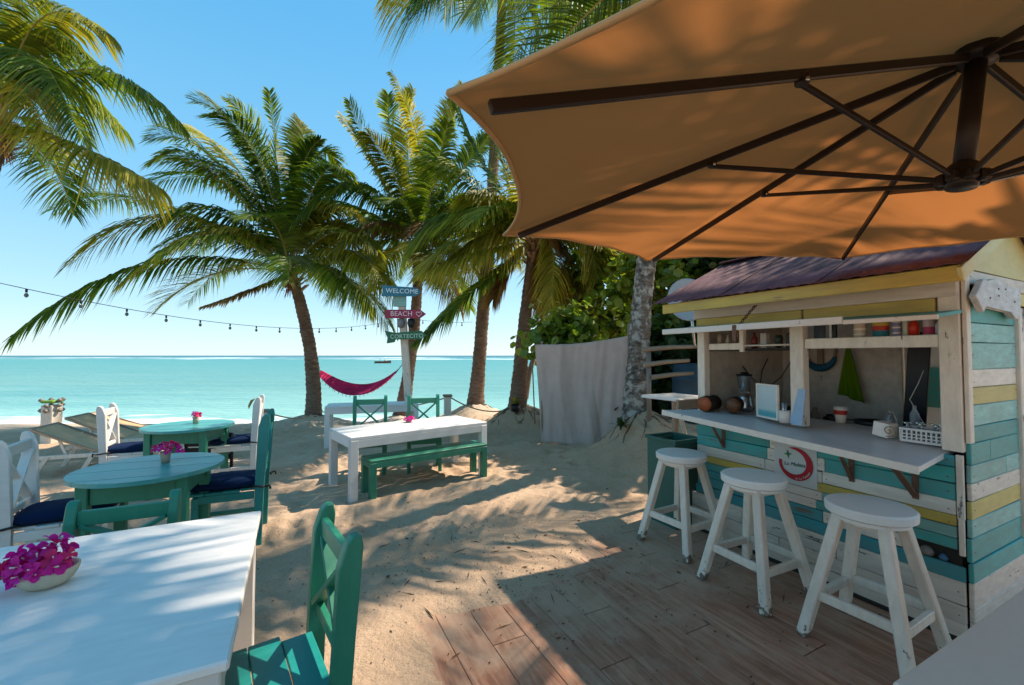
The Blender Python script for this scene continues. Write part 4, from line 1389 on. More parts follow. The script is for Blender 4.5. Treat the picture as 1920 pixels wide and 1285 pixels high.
# napkin holder, basket, glasses
rt = kthing('napkin_holder', 'white napkin holder with a spiral rattan end beside the basket', 'napkin holder', 0.10, 0.37, 1.03, R(-8))
MB().box((0, 0.02, 0.05), (0.09, 0.09, 0.09), Matrix.Rotation(R(8), 3, 'X'), 0.004).put('napkins', WHITE, rt)
sp = [(-0.052, -0.03 + 0.0075 * q * math.cos(q * 2.2), 0.05 + 0.0075 * q * math.sin(q * 2.2)) for q in np.linspace(0.3, 5.2, 44)]
MB().tube(sp, 0.003, 5).put('spiral', RAWWOOD, rt)
rt = kthing('plastic_basket', 'white perforated plastic basket full of glasses at the near end of the counter', 'basket', 0.14, 0.20, 1.025)
mb = MB()
for s_ in (-1, 1):
    mb.box((s_ * 0.07, 0, 0.008), (0.008, 0.20, 0.016), bev=0.002); mb.box((s_ * 0.072, 0, 0.078), (0.010, 0.21, 0.014), bev=0.002)
    for k in range(9): mb.box((s_ * 0.071, -0.09 + k * 0.0225, 0.043), (0.006, 0.008, 0.062), bev=0)
    for k in range(2): mb.box((s_ * 0.0712, 0, 0.03 + k * 0.02), (0.0065, 0.20, 0.006), bev=0)
    mb.box((0, s_ * 0.10, 0.045), (0.15, 0.008, 0.08), bev=0.002)
mb.box((0, 0, 0.005), (0.14, 0.2, 0.006), bev=0)
mb.put('basket_body', plain('white_plastic', (0.68, 0.66, 0.63), 0.45), rt)
for i in range(5):
    o = MB().lathe([(0.032, 0), (0.026, 0.045), (0.006, 0.06), (0.006, 0.085), (0.026, 0.092), (0, 0.095)], (0, 0, 0), 14).put('drinking_glass', GLASS)
    o.location = K(0.11 + 0.06 * (i % 2), 0.14 + 0.035 * i, 1.045)
    tag(o, ('upturned glass at the camera end of the white basket', 'upturned glass second from the camera end of the basket', 'upturned glass in the middle of the white basket', 'upturned glass second from the far end of the basket', 'upturned glass at the far end of the white basket, by the napkin holder')[i], 'glass', 'glasses in the white basket')
o = MB().lathe([(0, 0), (0.028, 0), (0.03, 0.09), (0.015, 0.12), (0.015, 0.14), (0, 0.14)], (0, 0, 0), 14).put('glass_jar', GLASS)
o.location = K(0.26, 0.42, 1.04); tag(o, 'clear glass jar behind the napkin holder', 'jar')
# green towel hung on the back wall
rt = kthing('green_towel', 'lime green towel hanging on the back wall inside the hatch', 'towel', 1.24, 1.10, 1.62)
vs, fs = [], []
for j in range(17):
    q = j / 16
    for i in range(15):
        u = i / 14 - 0.5
        wdt = 0.03 + 0.16 * q ** 0.8
        vs.append((-0.02 - 0.03 * math.sin(u * 11 + q * 2) * q, u * wdt - 0.02 * q, -q * (0.46 - 0.07 * u)))
for j in range(16):
    for i in range(14):
        a = j * 15 + i; fs.append((a, a + 1, a + 16, a + 15))
o = from_data('towel_cloth', vs, fs, cloth('lime_cloth', (0.12, 0.22, 0.006)), rt, smooth=True); o.modifiers.new('s', 'SOLIDIFY').thickness = 0.006
MB().tube([(0.05, 0, 0.0), (0.0, 0, -0.01), (-0.02, 0, 0.015)], 0.004, 6).put('hook', STEEL, rt)
# blue anchor-shaped rack
rt = kthing('anchor_hook', 'blue and wood anchor-shaped hanger on the back wall near the middle post', 'anchor ornament', 1.26, 1.35, 1.50)
MB().box((0, 0, 0.05), (0.02, 0.05, 0.22), bev=0.003).put('shank', RAWWOOD, rt)
MB().tube([(-0.01, 0.13 * math.cos(x), 0.13 * math.sin(x) + 0.06) for x in np.linspace(R(188), R(352), 14)], [0.016 + 0.02 * math.sin(k / 13 * math.pi) for k in range(14)], 8).put('arms', plain('anchor_blue', (0.01, 0.10, 0.17)), rt)
for s_ in (-1, 1): MB().bar((-0.01, s_ * 0.125, 0.03), (-0.01, s_ * 0.14, 0.12), 0.03, 0.02).put('fluke', RAWWOOD, rt)
o = MB().tube([K(1.25, 1.56, 1.5), K(1.25, 1.57, 1.38), K(1.25, 1.55, 1.26)], [0.006, 0.016, 0.014], 6).put('black_strap', BLACK); tag(o, 'short black strap hanging beside the anchor hanger', 'strap')
# far-bay cable and hooks
o = MB().tube([K(1.0, 1.70, 1.52), K(0.9, 1.70, 1.40), K(0.85, 1.69, 1.25), K(0.7, 1.69, 1.35), K(0.6, 1.70, 1.45)], 0.005, 6).put('black_cable', BLACK); tag(o, 'black cable looping down the far wall inside the hatch', 'cable')
o = MB().tube([K(1.26, 1.58, 1.60), K(1.26, 1.65, 1.45), K(1.2, 1.69, 1.33), K(0.9, 1.70, 1.18)], 0.004, 6).put('power_cable', BLACK); tag(o, 'thin dark cable running diagonally across the wall behind the menu', 'cable')
o = MB().tube([K(0.5, 0.33, 1.45), K(0.5, 0.36, 1.36), K(0.48, 0.40, 1.25), K(0.45, 0.33, 1.12), K(0.42, 0.28, 1.06)], 0.0025, 6).put('white_cable', WHITE); tag(o, 'thin white cable hanging down in front of the white block behind the back opening', 'cable')
# dark leaning panel, and a white block added for the bright view behind
o = MB().box((0, 0, 0), (0.025, 0.14, 0.98), Matrix.Rotation(R(4), 3, 'X'), 0.004).put('leaning_board', plain('fridge_black', (0.008, 0.01, 0.014), 0.35)); o.location = K(1.2, 0.62, 1.25); o.rotation_euler = (0, 0, KA); tag(o, 'narrow black board leaning beside the back doorway', 'board')
rt = kthing('bright_view_block', 'white block with a teal panel, standing in for the bright view out the back', 'stand-in', 1.75, 0.55, 0.0)
MB().box((0, 0.12, 0.9), (0.3, 0.9, 1.8), bev=0.01).put('view_block_body', plain('bright_view_white', (0.8, 0.8, 0.8), 0.5), rt)
MB().box((-0.16, 0.13, 1.28), (0.03, 0.22, 0.34), bev=0.004).put('teal_front', K_TEAL, rt)
o = MB().lathe([(0, 0), (0.03, 0), (0.03, 0.14), (0.012, 0.18), (0.012, 0.21), (0, 0.21)], (0, 0, 0), 12).put('white_bottle', plain('bottle_white', (0.75, 0.75, 0.75))); o.location = K(1.1, 0.60, 0.946); tag(o, 'white bottle standing in front of the teal panel on the white block', 'bottle')
# shelf goods, near bay: (a, width, height, colours, form, label)
goods = [
    (0.76, 0.055, 0.10, (0.03, 0.05, 0.07), 'box', 'dark blue carton at the left end of the hatch shelf'),
    (0.69, 0.02, 0.12, (0.7, 0.7, 0.7), 'cyl', 'thin white tube beside the dark blue carton'),
    (0.665, 0.03, 0.13, (0.01, 0.01, 0.01), 'cyl', 'black bottle on the hatch shelf'),
    (0.515, 0.07, 0.12, (0.6, 0.48, 0.36), 'can', 'tall tan banded tin on the hatch shelf'),
    (0.40, 0.085, 0.11, (0.5, 0.03, 0.02), 'tin', 'wide tin with yellow, red and teal bands on the hatch shelf'),
    (0.32, 0.045, 0.10, (0.25, 0.22, 0.4), 'can', 'violet and white can on the hatch shelf'),
    (0.275, 0.03, 0.11, (0.55, 0.55, 0.4), 'cyl', 'pale yellow bottle on the hatch shelf'),
    (0.235, 0.05, 0.13, (0.65, 0.04, 0.015), 'bottle', 'bright red bottle on the hatch shelf'),
    (0.165, 0.055, 0.13, (0.62, 0.5, 0.52), 'can2', 'white and pink tin near the right end of the hatch shelf'),
    (0.112, 0.05, 0.12, (0.6, 0.64, 0.66), 'bottle', 'clear white bottle at the right end of the hatch shelf'),
]
for i, (a_, w_, h_, col_, form, lab) in enumerate(goods):
    rt = kthing('shelf_tin' if 'tin' in lab or 'can' in lab else 'shelf_bottle', lab, 'tin' if ('tin' in lab or 'can ' in lab) else 'bottle' if 'bottle' in lab or 'tube' in lab else 'carton', 0.11, a_, 1.666)
    m_ = plain('goods_%s' % form + 'abcdefghij'[i], col_, 0.4)
    r_ = w_ / 2
    if form == 'box': MB().box((0, 0, h_ / 2), (0.05, w_, h_), bev=0.002).put('body', m_, rt)
    elif form in ('bottle',): MB().lathe([(0, 0), (r_, 0), (r_, h_ * 0.55), (r_ * 0.45, h_ * 0.75), (r_ * 0.45, h_), (0, h_)], (0, 0, 0), 14).put('body', m_, rt)
    else: MB().lathe([(0, 0), (r_, 0), (r_, h_), (0, h_)], (0, 0, 0), 16, smooth=False).put('body', m_, rt)
    if form == 'tin':
        MB().lathe([(r_ * 1.02, 0.0), (r_ * 1.02, 0.045)], (0, 0, 0), 16).put('teal_band', plain('band_teal', (0.02, 0.17, 0.2)), rt)
        MB().lathe([(r_ * 1.02, 0.075), (r_ * 1.02, 0.11)], (0, 0, 0), 16).put('yellow_band', plain('band_yellow', (0.6, 0.4, 0.05)), rt)
    if form == 'can':
        for k in range(3): MB().lathe([(r_ * 1.02, 0.02 + k * 0.035), (r_ * 1.02, 0.03 + k * 0.035)], (0, 0, 0), 16).put('pale_band', WHITE, rt)
    if form == 'can2': MB().lathe([(r_ * 1.02, 0.01), (r_ * 1.02, 0.055)], (0, 0, 0), 16).put('pink_band', plain('band_pink', (0.5, 0.06, 0.14)), rt)
goods2 = [(1.58, 0.05, 0.13, (0.35, 0.28, 0.2), 'brown jar, leftmost in the far bay of the hatch'), (1.50, 0.04, 0.12, (0.5, 0.42, 0.3), 'tan bottle second from left in the far bay'), (1.43, 0.04, 0.13, (0.2, 0.12, 0.08), 'dark brown bottle left of the shelf bracket'),
          (1.26, 0.05, 0.13, (0.16, 0.02, 0.015), 'dark red bottle just right of the shelf bracket'), (1.17, 0.05, 0.12, (0.45, 0.4, 0.36), 'grey labelled box in the far bay'), (1.06, 0.06, 0.10, (0.02, 0.03, 0.02), 'round black jar below the chain'), (0.97, 0.05, 0.11, (0.015, 0.015, 0.015), 'black box nearest the middle post in the far bay')]
for i, (a_, w_, h_, col_, lab) in enumerate(goods2):
    rt = kthing('bottle' if 'bottle' in lab else 'jar' if 'jar' in lab else 'carton', lab, 'bottle' if 'bottle' in lab else 'jar' if 'jar' in lab else 'carton', 0.12, a_, 1.611 if a_ < 1.33 else 1.611)
    m_ = plain('far_goods_' + 'abcdefg'[i], col_, 0.4)
    if 'bottle' in lab: MB().lathe([(0, 0), (w_ / 2, 0), (w_ / 2, h_ * 0.6), (w_ * 0.2, h_ * 0.8), (w_ * 0.2, h_), (0, h_)], (0, 0, 0), 12).put('body', m_, rt)
    elif 'box' in lab: MB().box((0, 0, h_ / 2), (0.05, w_, h_), bev=0.002).put('body', m_, rt)
    else: MB().lathe([(0, 0), (w_ / 2, 0.01), (w_ / 2, h_ * 0.8), (w_ * 0.38, h_), (0, h_)], (0, 0, 0), 12).put('body', m_, rt)

# dish, side shelf, rack, drum, bin
rt = root('satellite_dish', 'pale grey rounded dish mounted at the far end of the kiosk roof', 'dish', at_d(1290, 600, 5.5))
mb = MB()
dc = at_d(1290, 563, 5.5) - rt.location
mb.lathe([(0, -0.036), (0.12, -0.024), (0.23, 0.012), (0.248, 0.036), (0.23, 0.027), (0.12, -0.006), (0, -0.014)], dc, 28, axis=(-0.35, -1, 0.1), squash=1.15)
mb.put('reflector', plain('dish_grey', (0.4, 0.41, 0.43), 0.5), rt)
MB().tube([dc + Vector((0.05, 0.08, 0)), dc + Vector((0.1, 0.1, -0.35)), dc + Vector((0.12, 0.1, -0.6))], 0.018, 8).put('mast', STEEL, rt)
rt = root('side_shelf', 'weathered plank shelf on a slanting strut at the far end of the kiosk', 'shelf', at_d(1268, 745, 4.35), KA)
MB().box((0.0, 0, 0.0), (0.46, 0.5, 0.03), bev=0.004).put('shelf_top', COUNTERM, rt)
MB().box((-0.02, -0.252, -0.035), (0.50, 0.03, 0.09), bev=0.005, jit=0.002).put('shelf_front', RAWWOOD, rt)
MB().bar((-0.2, -0.2, -0.06), (0.02, -0.1, -0.42), 0.04, 0.03).put('strut', WHITE_V, rt)
MB().bar((0.2, 0.2, -0.02), (0.2, 0.2, -1.08), 0.05, 0.05).put('leg', RAWWOOD, rt)
rt = root('pole_rack', 'rustic rack of three rough horizontal poles beside the lichen-blotched palm', 'rack', (2.25, 6.1, zg(2.25, 6.1)))
zr = rt.location.z
for px0, py0, px1, py1 in ((1205, 656, 1312, 650), (1207, 685, 1292, 676), (1222, 708, 1300, 700)):
    a_, b_ = at_d(px0, py0, 6.0) - rt.location, at_d(px1, py1, 6.1) - rt.location
    MB().tube([a_, a_.lerp(b_, 0.5) + Vector((0, 0, 0.012)), b_], [0.036, 0.032, 0.026], 8).put('rail', RAWWOOD, rt)
for px in (1216, 1312):
    p = at_d(px, 660, 6.05) - rt.location
    MB().tube([Vector((p.x, p.y, -0.1)), Vector((p.x, p.y, p.z + 0.05))], 0.035, 8).put('upright', DRIFT, rt)
rt = root('plastic_drum', 'dull blue plastic drum half hidden behind the side shelf', 'drum', (2.72, 6.5, zg(2.72, 6.5)))
MB().lathe([(0, 0), (0.25, 0), (0.27, 0.1), (0.27, 0.3), (0.285, 0.32), (0.27, 0.34), (0.27, 0.62), (0.285, 0.64), (0.27, 0.66), (0.25, 0.86), (0, 0.88)], (0, 0, 0), 22).put('drum_body', plain('drum_blue', (0.03, 0.07, 0.11), 0.5), rt)
rt = root('green_bin', 'tall green painted bin behind the farthest bar stool', 'bin', (1.53, 4.06, 0), KA)
mb = MB()
BG = paint('bin_green', (0.008, 0.10, 0.075), wear=0.1, dirtamt=0.15)
for c_, s_ in (((0.16, 0, 0.38), (0.022, 0.34, 0.76)), ((-0.16, 0, 0.38), (0.022, 0.34, 0.76)), ((0, 0.159, 0.38), (0.296, 0.022, 0.76)), ((0, -0.159, 0.38), (0.296, 0.022, 0.76)), ((0, 0, 0.03), (0.29, 0.29, 0.02))):
    MB().box(c_, s_, bev=0.003).put('panel', BG, rt)
mb = MB(); mb.box((0.171, 0, 0.775), (0.03, 0.38, 0.028), bev=0.003); mb.box((-0.171, 0, 0.775), (0.03, 0.38, 0.028), bev=0.003); mb.box((0, 0.176, 0.775), (0.31, 0.03, 0.028), bev=0.003); mb.box((0, -0.176, 0.775), (0.31, 0.03, 0.028), bev=0.003)
mb.put('rim', BG, rt)

# ================================================================== BAR STOOLS


STOOLW = paint('stool_leg_paint', (0.80, 0.68, 0.555), wear=0.6, grain=(1, 1, 0.3), dirtamt=0.22, foot=True)


def stool(label, x, y, rz):
    rt = root('bar_stool', label, 'bar stool', (x, y, 0.0), rz, 'white wooden bar stools at the kiosk counter')
    mb = MB(); mb.lathe([(0, 0.672), (0.17, 0.672), (0.17, 0.692), (0.186, 0.694), (0.197, 0.702), (0.199, 0.738), (0.19, 0.747), (0, 0.75)], (0, 0, 0), 40, smooth=False); mb.put('seat', paint('stool_seat_paint', (0.78, 0.71, 0.64), wear=0.3, dirtamt=0.05, var=0.04, rough=0.45), rt)
    mb = MB(); mb.box((0, 0, 0.655), (0.22, 0.22, 0.03), bev=0.004); mb.put('seat_block', STOOLW, rt)
    t_, f_ = 0.098, 0.232

    def lp(sx, sy, z):
        q = 1 - z / 0.69
        w_ = t_ + (f_ - t_) * q
        return Vector((sx * w_, sy * w_, z))
    for sx in (-1, 1):
        for sy in (-1, 1):
            mb = MB(); mb.bar(lp(sx, sy, 0.0), lp(sx, sy, 0.70), 0.054, 0.054, 0.006, up=(0, 1, 0)); mb.put('leg', STOOLW, rt)
    for k, (A0, B0) in enumerate((((-1, -1), (1, -1)), ((-1, 1), (1, 1)), ((-1, -1), (-1, 1)), ((1, -1), (1, 1)))):
        z = 0.215 if k < 2 else 0.235
        pa, pb = lp(*A0, z), lp(*B0, z)
        mb = MB(); mb.bar(pa, pb, 0.028, 0.05, 0.004, ext=-0.015); mb.put('stretcher', STOOLW, rt)
    return rt


stool('white bar stool farthest from camera, green bin behind it', 1.40, 3.56, KA + R(3))
stool('middle white bar stool, standing before the round red logo sign', 1.625, 2.90, KA + R(-2))
stool('nearest white bar stool, right of the logo sign with its leg by the table corner', 1.93, 2.33, KA + R(2))

# ================================================================== TABLES
PLK = paint('green_tabletop_paint', (0.055, 0.32, 0.30), chip=(0.12, 0.36, 0.33), wear=0.6, dirtamt=0.35, dirt=(0.12, 0.45, 0.42), var=0.25, grain=(0.1, 1, 1), rough=0.3)


def rect_table(name, label, corner_pts=None, c=(0, 0, 0), L=1.8, W=0.8, H=0.7, rz=0.0, leg=0.08, mat=None, apron=0.07, planks=0, inset=0.0, thick=0.035, legs=((-1, -1), (-1, 1), (1, -1), (1, 1)), group=None, cat='table'):
    rt = root(name, label, cat, c, rz, group)
    mat = mat or WHITE_CLEAN
    if planks:
        pw = W / planks
        for k in range(planks):
            MB().box((0, -W / 2 + pw * (k + 0.5), H - thick / 2), (L, pw - 0.005, thick), bev=0.004).put('top_plank', mat, rt)
    else:
        MB().box((0, 0, H - thick / 2), (L, W, thick), bev=0.006).put('tabletop', mat, rt)
    i = inset
    for s in (-1, 1):
        MB().box((0, s * (W / 2 - i - 0.0125 - 0.002), H - thick - apron / 2 - 0.001), (L - 2 * i - leg * 2 + 0.02, 0.025, apron), bev=0.003).put('apron', mat, rt)
        MB().box((s * (L / 2 - i - 0.0125 - 0.002), 0, H - thick - apron / 2 - 0.001), (0.025, W - 2 * i - leg * 2 + 0.02, apron), bev=0.003).put('apron', mat, rt)
    for sx, sy in legs:
        MB().box((sx * (L / 2 - i - leg / 2), sy * (W / 2 - i - leg / 2), (H - thick - 0.001) / 2 - 0.03), (leg, leg, H - thick + 0.058), bev=0.005).put('leg', mat, rt)
    return rt


# foreground dining table
cr = at_z(490, 957, 0.75)
Lf, Wf = 2.0, 1.22
cf = cr - KV * (Lf / 2) - KU * (Wf / 2); cf.z = 0
rect_table('dining_table', 'large white dining table in the left foreground with a bowl of bougainvillea', c=cf, L=Lf, W=Wf, H=0.75, rz=KA, leg=0.09, apron=0.09, inset=0.02, thick=0.03)
rt_fg = bpy.data.objects['dining_table']
MB().lathe([(0, 0.006), (0.012, 0.004), (0.012, 0)], (Lf / 2 - 0.10, -Wf / 2 + 0.018, 0.675), 10, axis=(0, -1, 0)).put('bolt', RUST, rt_fg)
# bottom right corner table
cr = at_z(1672, 1278, 0.75)
cf = cr + KV * 0.9 - KU * 0.45; cf.z = 0
rect_table('corner_table', 'white tabletop corner cutting into the bottom right of the view', c=cf, L=1.8, W=0.9, H=0.75, rz=KA, mat=paint('cream_table_paint', (0.80, 0.67, 0.55), wear=-0.6, dirtamt=0.03, var=0.03), inset=0.02)
# middle table
gz = zg(-1.27, 5.44)
MIDM = paint('white_slat_paint', (0.72, 0.69, 0.66), wear=-0.1, dirtamt=0.06, var=0.04, rough=0.4)
rect_table('picnic_table', 'white planked rectangular table on the sand with a green bench in front', c=(-1.265, 5.40, gz - 0.02), L=1.76, W=0.80, H=0.70, rz=R(38.5), leg=0.085, planks=6, mat=MIDM, apron=0.085)
# green bench in front of it
a_ = Vector((-1.50, 4.62, 0)); b_ = Vector((-0.34, 5.50, 0))
cb = (a_ + b_) / 2 + Vector((-0.09, 0.12, 0)); cb.z = zg(cb.x, cb.y) - 0.01
rect_table('garden_bench', 'low green two-plank bench in front of the white planked table', c=cb, L=1.50, W=0.32, H=0.43, rz=math.atan2(b_.y - a_.y, b_.x - a_.x), leg=0.07, planks=2, mat=GREEN, apron=0.06, thick=0.028, cat='bench')
# far white table
rect_table('far_table', 'white table behind the green X-back chairs near the hammock', c=(-2.50, 7.72, zg(-2.5, 7.7) - 0.02), L=1.55, W=0.62, H=0.74, rz=R(17), leg=0.08, planks=4, mat=MIDM, apron=0.09)
# wooden slat rack under the middle table casts its grid in the photo


def round_table(label, x, y, Rr, H, rz, drop=0.0):
    z = zg(x, y)
    rt = root('round_table', label, 'table', (x, y, z + drop), rz, 'round green tables')
    n = 7
    pw = 2 * Rr / n
    for k in range(n):
        y0 = -Rr + k * pw + 0.0015; y1 = y0 + pw - 0.003
        pts = []
        for q in np.linspace(0, 1, 7):
            yy = y0 + (y1 - y0) * q; pts.append((math.sqrt(max(0.0004, Rr * Rr - yy * yy)), yy))
        for q in np.linspace(1, 0, 7):
            yy = y0 + (y1 - y0) * q; pts.append((-math.sqrt(max(0.0004, Rr * Rr - yy * yy)), yy))
        mb = MB(); mb.prism(pts, 0.028, Matrix.Translation((0, 0, H - 0.028 + (k % 2) * 0.001)))
        mb.put('top_plank', PLK, rt)
    s = Rr * 0.60
    for sx in (-1, 1):
        for sy in (-1, 1):
            MB().box((sx * s, sy * s, (H - 0.03) / 2), (0.065, 0.065, H - 0.03), bev=0.005).put('leg', GREEN, rt)
    for sy in (-1, 1):
        MB().box((0, sy * s, H - 0.10), (2 * s - 0.07, 0.025, 0.135), bev=0.003).put('apron', GREEN, rt)
        MB().box((sy * s, 0, H - 0.10), (0.025, 2 * s - 0.07, 0.135), bev=0.003).put('apron', GREEN, rt)
    return rt


RT1 = at_z(284, 874, 0.75); RT2 = at_z(355, 797, 0.75)
round_table('nearer round green table, pink flowers standing in a small cup on it', RT1.x, RT1.y, 0.44, 0.75, R(22))
round_table('farther round green table, black crate beneath it', RT2.x, RT2.y, 0.44, 0.75, R(12))
rt = root('black_crate', 'black slatted crate under the farther round green table', 'crate', (RT2.x - 0.02, RT2.y + 0.35, 0), R(12))
for k in range(4): MB().box((0, 0, 0.30 + k * 0.085), (0.52, 0.03, 0.07), bev=0.003).put('slat', BLACK, rt)
for s in (-1, 1): MB().box((s * 0.25, 0.02, 0.28), (0.03, 0.03, 0.6), bev=0.003).put('upright', BLACK, rt)

# ================================================================== CHAIRS


def chair(label, pn, pf, T, mat, face, seat=0.45, d=0.42, gz=None, cushion=None, group='X-back wooden chairs', cush_label=None, seatmat=None, lean=0.03, splay=0.0, bare_top=False):
    """pn, pf: plan positions of the two back posts; face: +1/-1 picks the side the chair faces"""
    pn, pf = Vector((pn[0], pn[1], 0)), Vector((pf[0], pf[1], 0))
    w = (pf - pn).length
    yv_ = (pf - pn).normalized()
    xv_ = Vector((yv_.y, -yv_.x, 0)) * face
    c = (pn + pf) / 2 + xv_ * d / 2
    z0 = zg(c.x, c.y) if gz is None else gz
    rz = math.atan2(xv_.y, xv_.x)
    rt = root('x_back_chair', label, 'chair', (c.x, c.y, z0), rz, group)
    hw = w / 2
    bt = T - z0

    def post(s):
        poly = [(-0.02, -0.02), (0.035, -0.02), (0.035, seat), (0.035 - lean * 0.6, bt - 0.10), (0.02 - lean, bt - 0.02), (0.0 - lean, bt), (-0.025 - lean, bt - 0.0), (-0.035 - lean, bt - 0.04), (-0.03, seat)]
        mb = MB()
        mb.prism([(x - d / 2, z) for x, z in poly], 0.045, mframe((0, s * hw + 0.0225, 0), (1, 0, 0), (0, 0, 1)))
        bmesh.ops.bevel(mb.bm, geom=[e for e in mb.bm.edges], offset=0.005, segments=1, affect='EDGES')
        mb.put('back_post', mat, rt)
    post(-1); post(1)

    def bx_at(z):
        return -d / 2 - lean * max(0, (z - seat) / (bt - seat)) + 0.003
    zt = bt - 0.085 if not bare_top else bt - 0.15
    zb = seat + 0.10
    MB().box((bx_at(zt), 0, zt), (0.028, w - 0.04, 0.072), bev=0.004).put('top_rail', mat, rt)
    MB().box((bx_at(zb), 0, zb), (0.026, w - 0.04, 0.045), bev=0.004).put('lower_rail', mat, rt)
    za, zc = zb + 0.02, zt - 0.035
    mb = MB(); mb.bar((bx_at(za) + 0.006, -hw + 0.03, za), (bx_at(zc) + 0.006, hw - 0.03, zc), 0.020, 0.052, 0.003, up=(1, 0, 0)); mb.put('cross_slat', mat, rt)
    mb = MB(); mb.bar((bx_at(za) - 0.008, hw - 0.03, za), (bx_at(zc) - 0.008, -hw + 0.03, zc), 0.020, 0.052, 0.003, up=(1, 0, 0)); mb.put('cross_slat', mat, rt)
    for s in (-1, 1):
        MB().box((d / 2 - 0.02, s * hw, seat / 2 - 0.02), (0.045, 0.045, seat - 0.0), bev=0.005).put('leg', mat, rt)
        MB().box((0, s * hw, seat - 0.045), (d - 0.08, 0.026, 0.06), bev=0.003).put('seat_rail', mat, rt)
        MB().box((0, s * hw, 0.16), (d - 0.08, 0.022, 0.035), bev=0.003).put('stretcher', mat, rt)
    MB().box((d / 2 - 0.02, 0, seat - 0.045), (0.026, w - 0.05, 0.06), bev=0.003).put('seat_rail', mat, rt)
    n = 4
    pw = (d + 0.02) / n
    for k in range(n):
        MB().box((-d / 2 + 0.02 + pw * (k + 0.5), 0, seat - 0.003), (pw - 0.004, w + 0.03 if k else w - 0.05, 0.02), bev=0.003).put('seat_plank', seatmat or mat, rt)
    if cushion:
        cr_ = root('seat_cushion', cush_label, 'cushion', (c.x, c.y, z0 + seat + 0.008), rz, 'navy seat cushions')
        vs, fs = [], []
        N = 14; a_, b_, h_ = d / 2 + 0.03, hw + 0.0, 0.035
        M_ = 24
        for j in range(N + 1):
            ph = -math.pi / 2 + math.pi * j / N
            for i in range(M_):
                th = 2 * math.pi * i / M_
                e = 0.3
                cp_ = abs(math.cos(ph)) ** 0.38
                sx = math.copysign(abs(math.cos(th)) ** e, math.cos(th)); sy = math.copysign(abs(math.sin(th)) ** e, math.sin(th))
                zz = math.copysign(abs(math.sin(ph)) ** 0.7, math.sin(ph)) * h_
                bul = 1 + 0.25 * (1 - (abs(sx * cp_) ** 3)) * (1 - abs(sy * cp_) ** 3)
                vs.append((a_ * sx * cp_ + 0.015, b_ * sy * cp_, h_ + zz * bul + 0.004 * mnoise.noise(Vector((sx * 3, sy * 3, c.x)))))
        for j in range(N):
            for i in range(M_):
                fs.append((j * M_ + i, j * M_ + (i + 1) % M_, (j + 1) * M_ + (i + 1) % M_, (j + 1) * M_ + i))
        from_data('cushion_pad', vs, fs, NAVY, cr_, smooth=True)
        for s in (-1, 1):
            yy = s * (hw + 0.026)
            MB().tube([(-d / 2 + 0.06, s * (hw - 0.01), 0.02), (-d / 2 + 0.045, yy, 0.022), (-d / 2 - 0.02, yy, 0.012), (-d / 2 - 0.045, yy * 0.95, 0.008), (-d / 2 - 0.045, s * (hw - 0.03), 0.01)], 0.008, 6).put('tie', BLACK, cr_)
            MB().tube([(-d / 2 - 0.045, yy, 0.01), (-d / 2 - 0.075, yy + s * 0.01, 0.02), (-d / 2 - 0.08, yy, -0.01)], 0.009, 6).put('knot', BLACK, cr_)
    return rt


# foreground green chair (faces the table, seen from its back)
chair('deep green X-back chair in the foreground at the right of the dining table', (-0.575, 1.47), (-0.80, 1.78), 0.935, GREEN, -1, seatmat=TEALDK, seat=0.44, d=0.42)
# green chair across the table: only its top shows
a_, b_ = at_z(132, 946, 0.83), at_z(326, 924, 0.83)
chair('green chair on the far side of the dining table, only its back top showing', a_, b_, 0.835, GREEN, +1, d=0.40, seat=0.42)
# white chair left
chair('white X-back chair at the left edge, left of the nearer round table', (-3.16, 2.69), (-3.37, 3.03), 1.02, WHITE_CLEAN, +1, cushion=1, cush_label='navy cushion on the white chair at the left edge', d=0.44)
chair('white X-back chair between the sun loungers and the farther round table', (-4.50, 4.73), (-4.66, 5.05), 0.995, WHITE_CLEAN, +1, cushion=1, cush_label='navy cushion on the white chair beside the sun loungers', d=0.44)
chair('white chair on the right of the farther round table, leaf hung on it', (-3.22, 5.36), (-3.38, 5.72), 1.03, WHITE_CLEAN, -1, cushion=1, cush_label='navy cushion on the white chair right of the farther round table', d=0.44)
chair('teal green chair with navy cushion right of the nearer round table', (-2.09, 3.57), (-2.26, 3.95), 1.06, TEALDK, -1, cushion=1, cush_label='navy cushion on the teal green chair of the nearer round table', d=0.46)
chair('green X-back chair, left of the pair behind the white planked table', (-2.13, 5.80), (-1.74, 5.90), 1.00, GREEN, +1, d=0.40, cushion=None)
chair('green X-back chair, right of the pair behind the white planked table', (-1.45, 6.03), (-1.06, 6.13), 0.995, GREEN, +1, d=0.40)
# greenery hung on the right white chair
rt = root('hanging_leaf', 'dried green leaf hanging on the back of the white chair by the farther round table', 'leaf', at_d(472, 752, 5.4))
MB().tube([(0.04, 0, 0.03), (0, 0, 0), (-0.03, 0, -0.06), (-0.035, 0, -0.1)], [0.004, 0.016, 0.014, 0.003], 6).put('blade', COCO, rt)

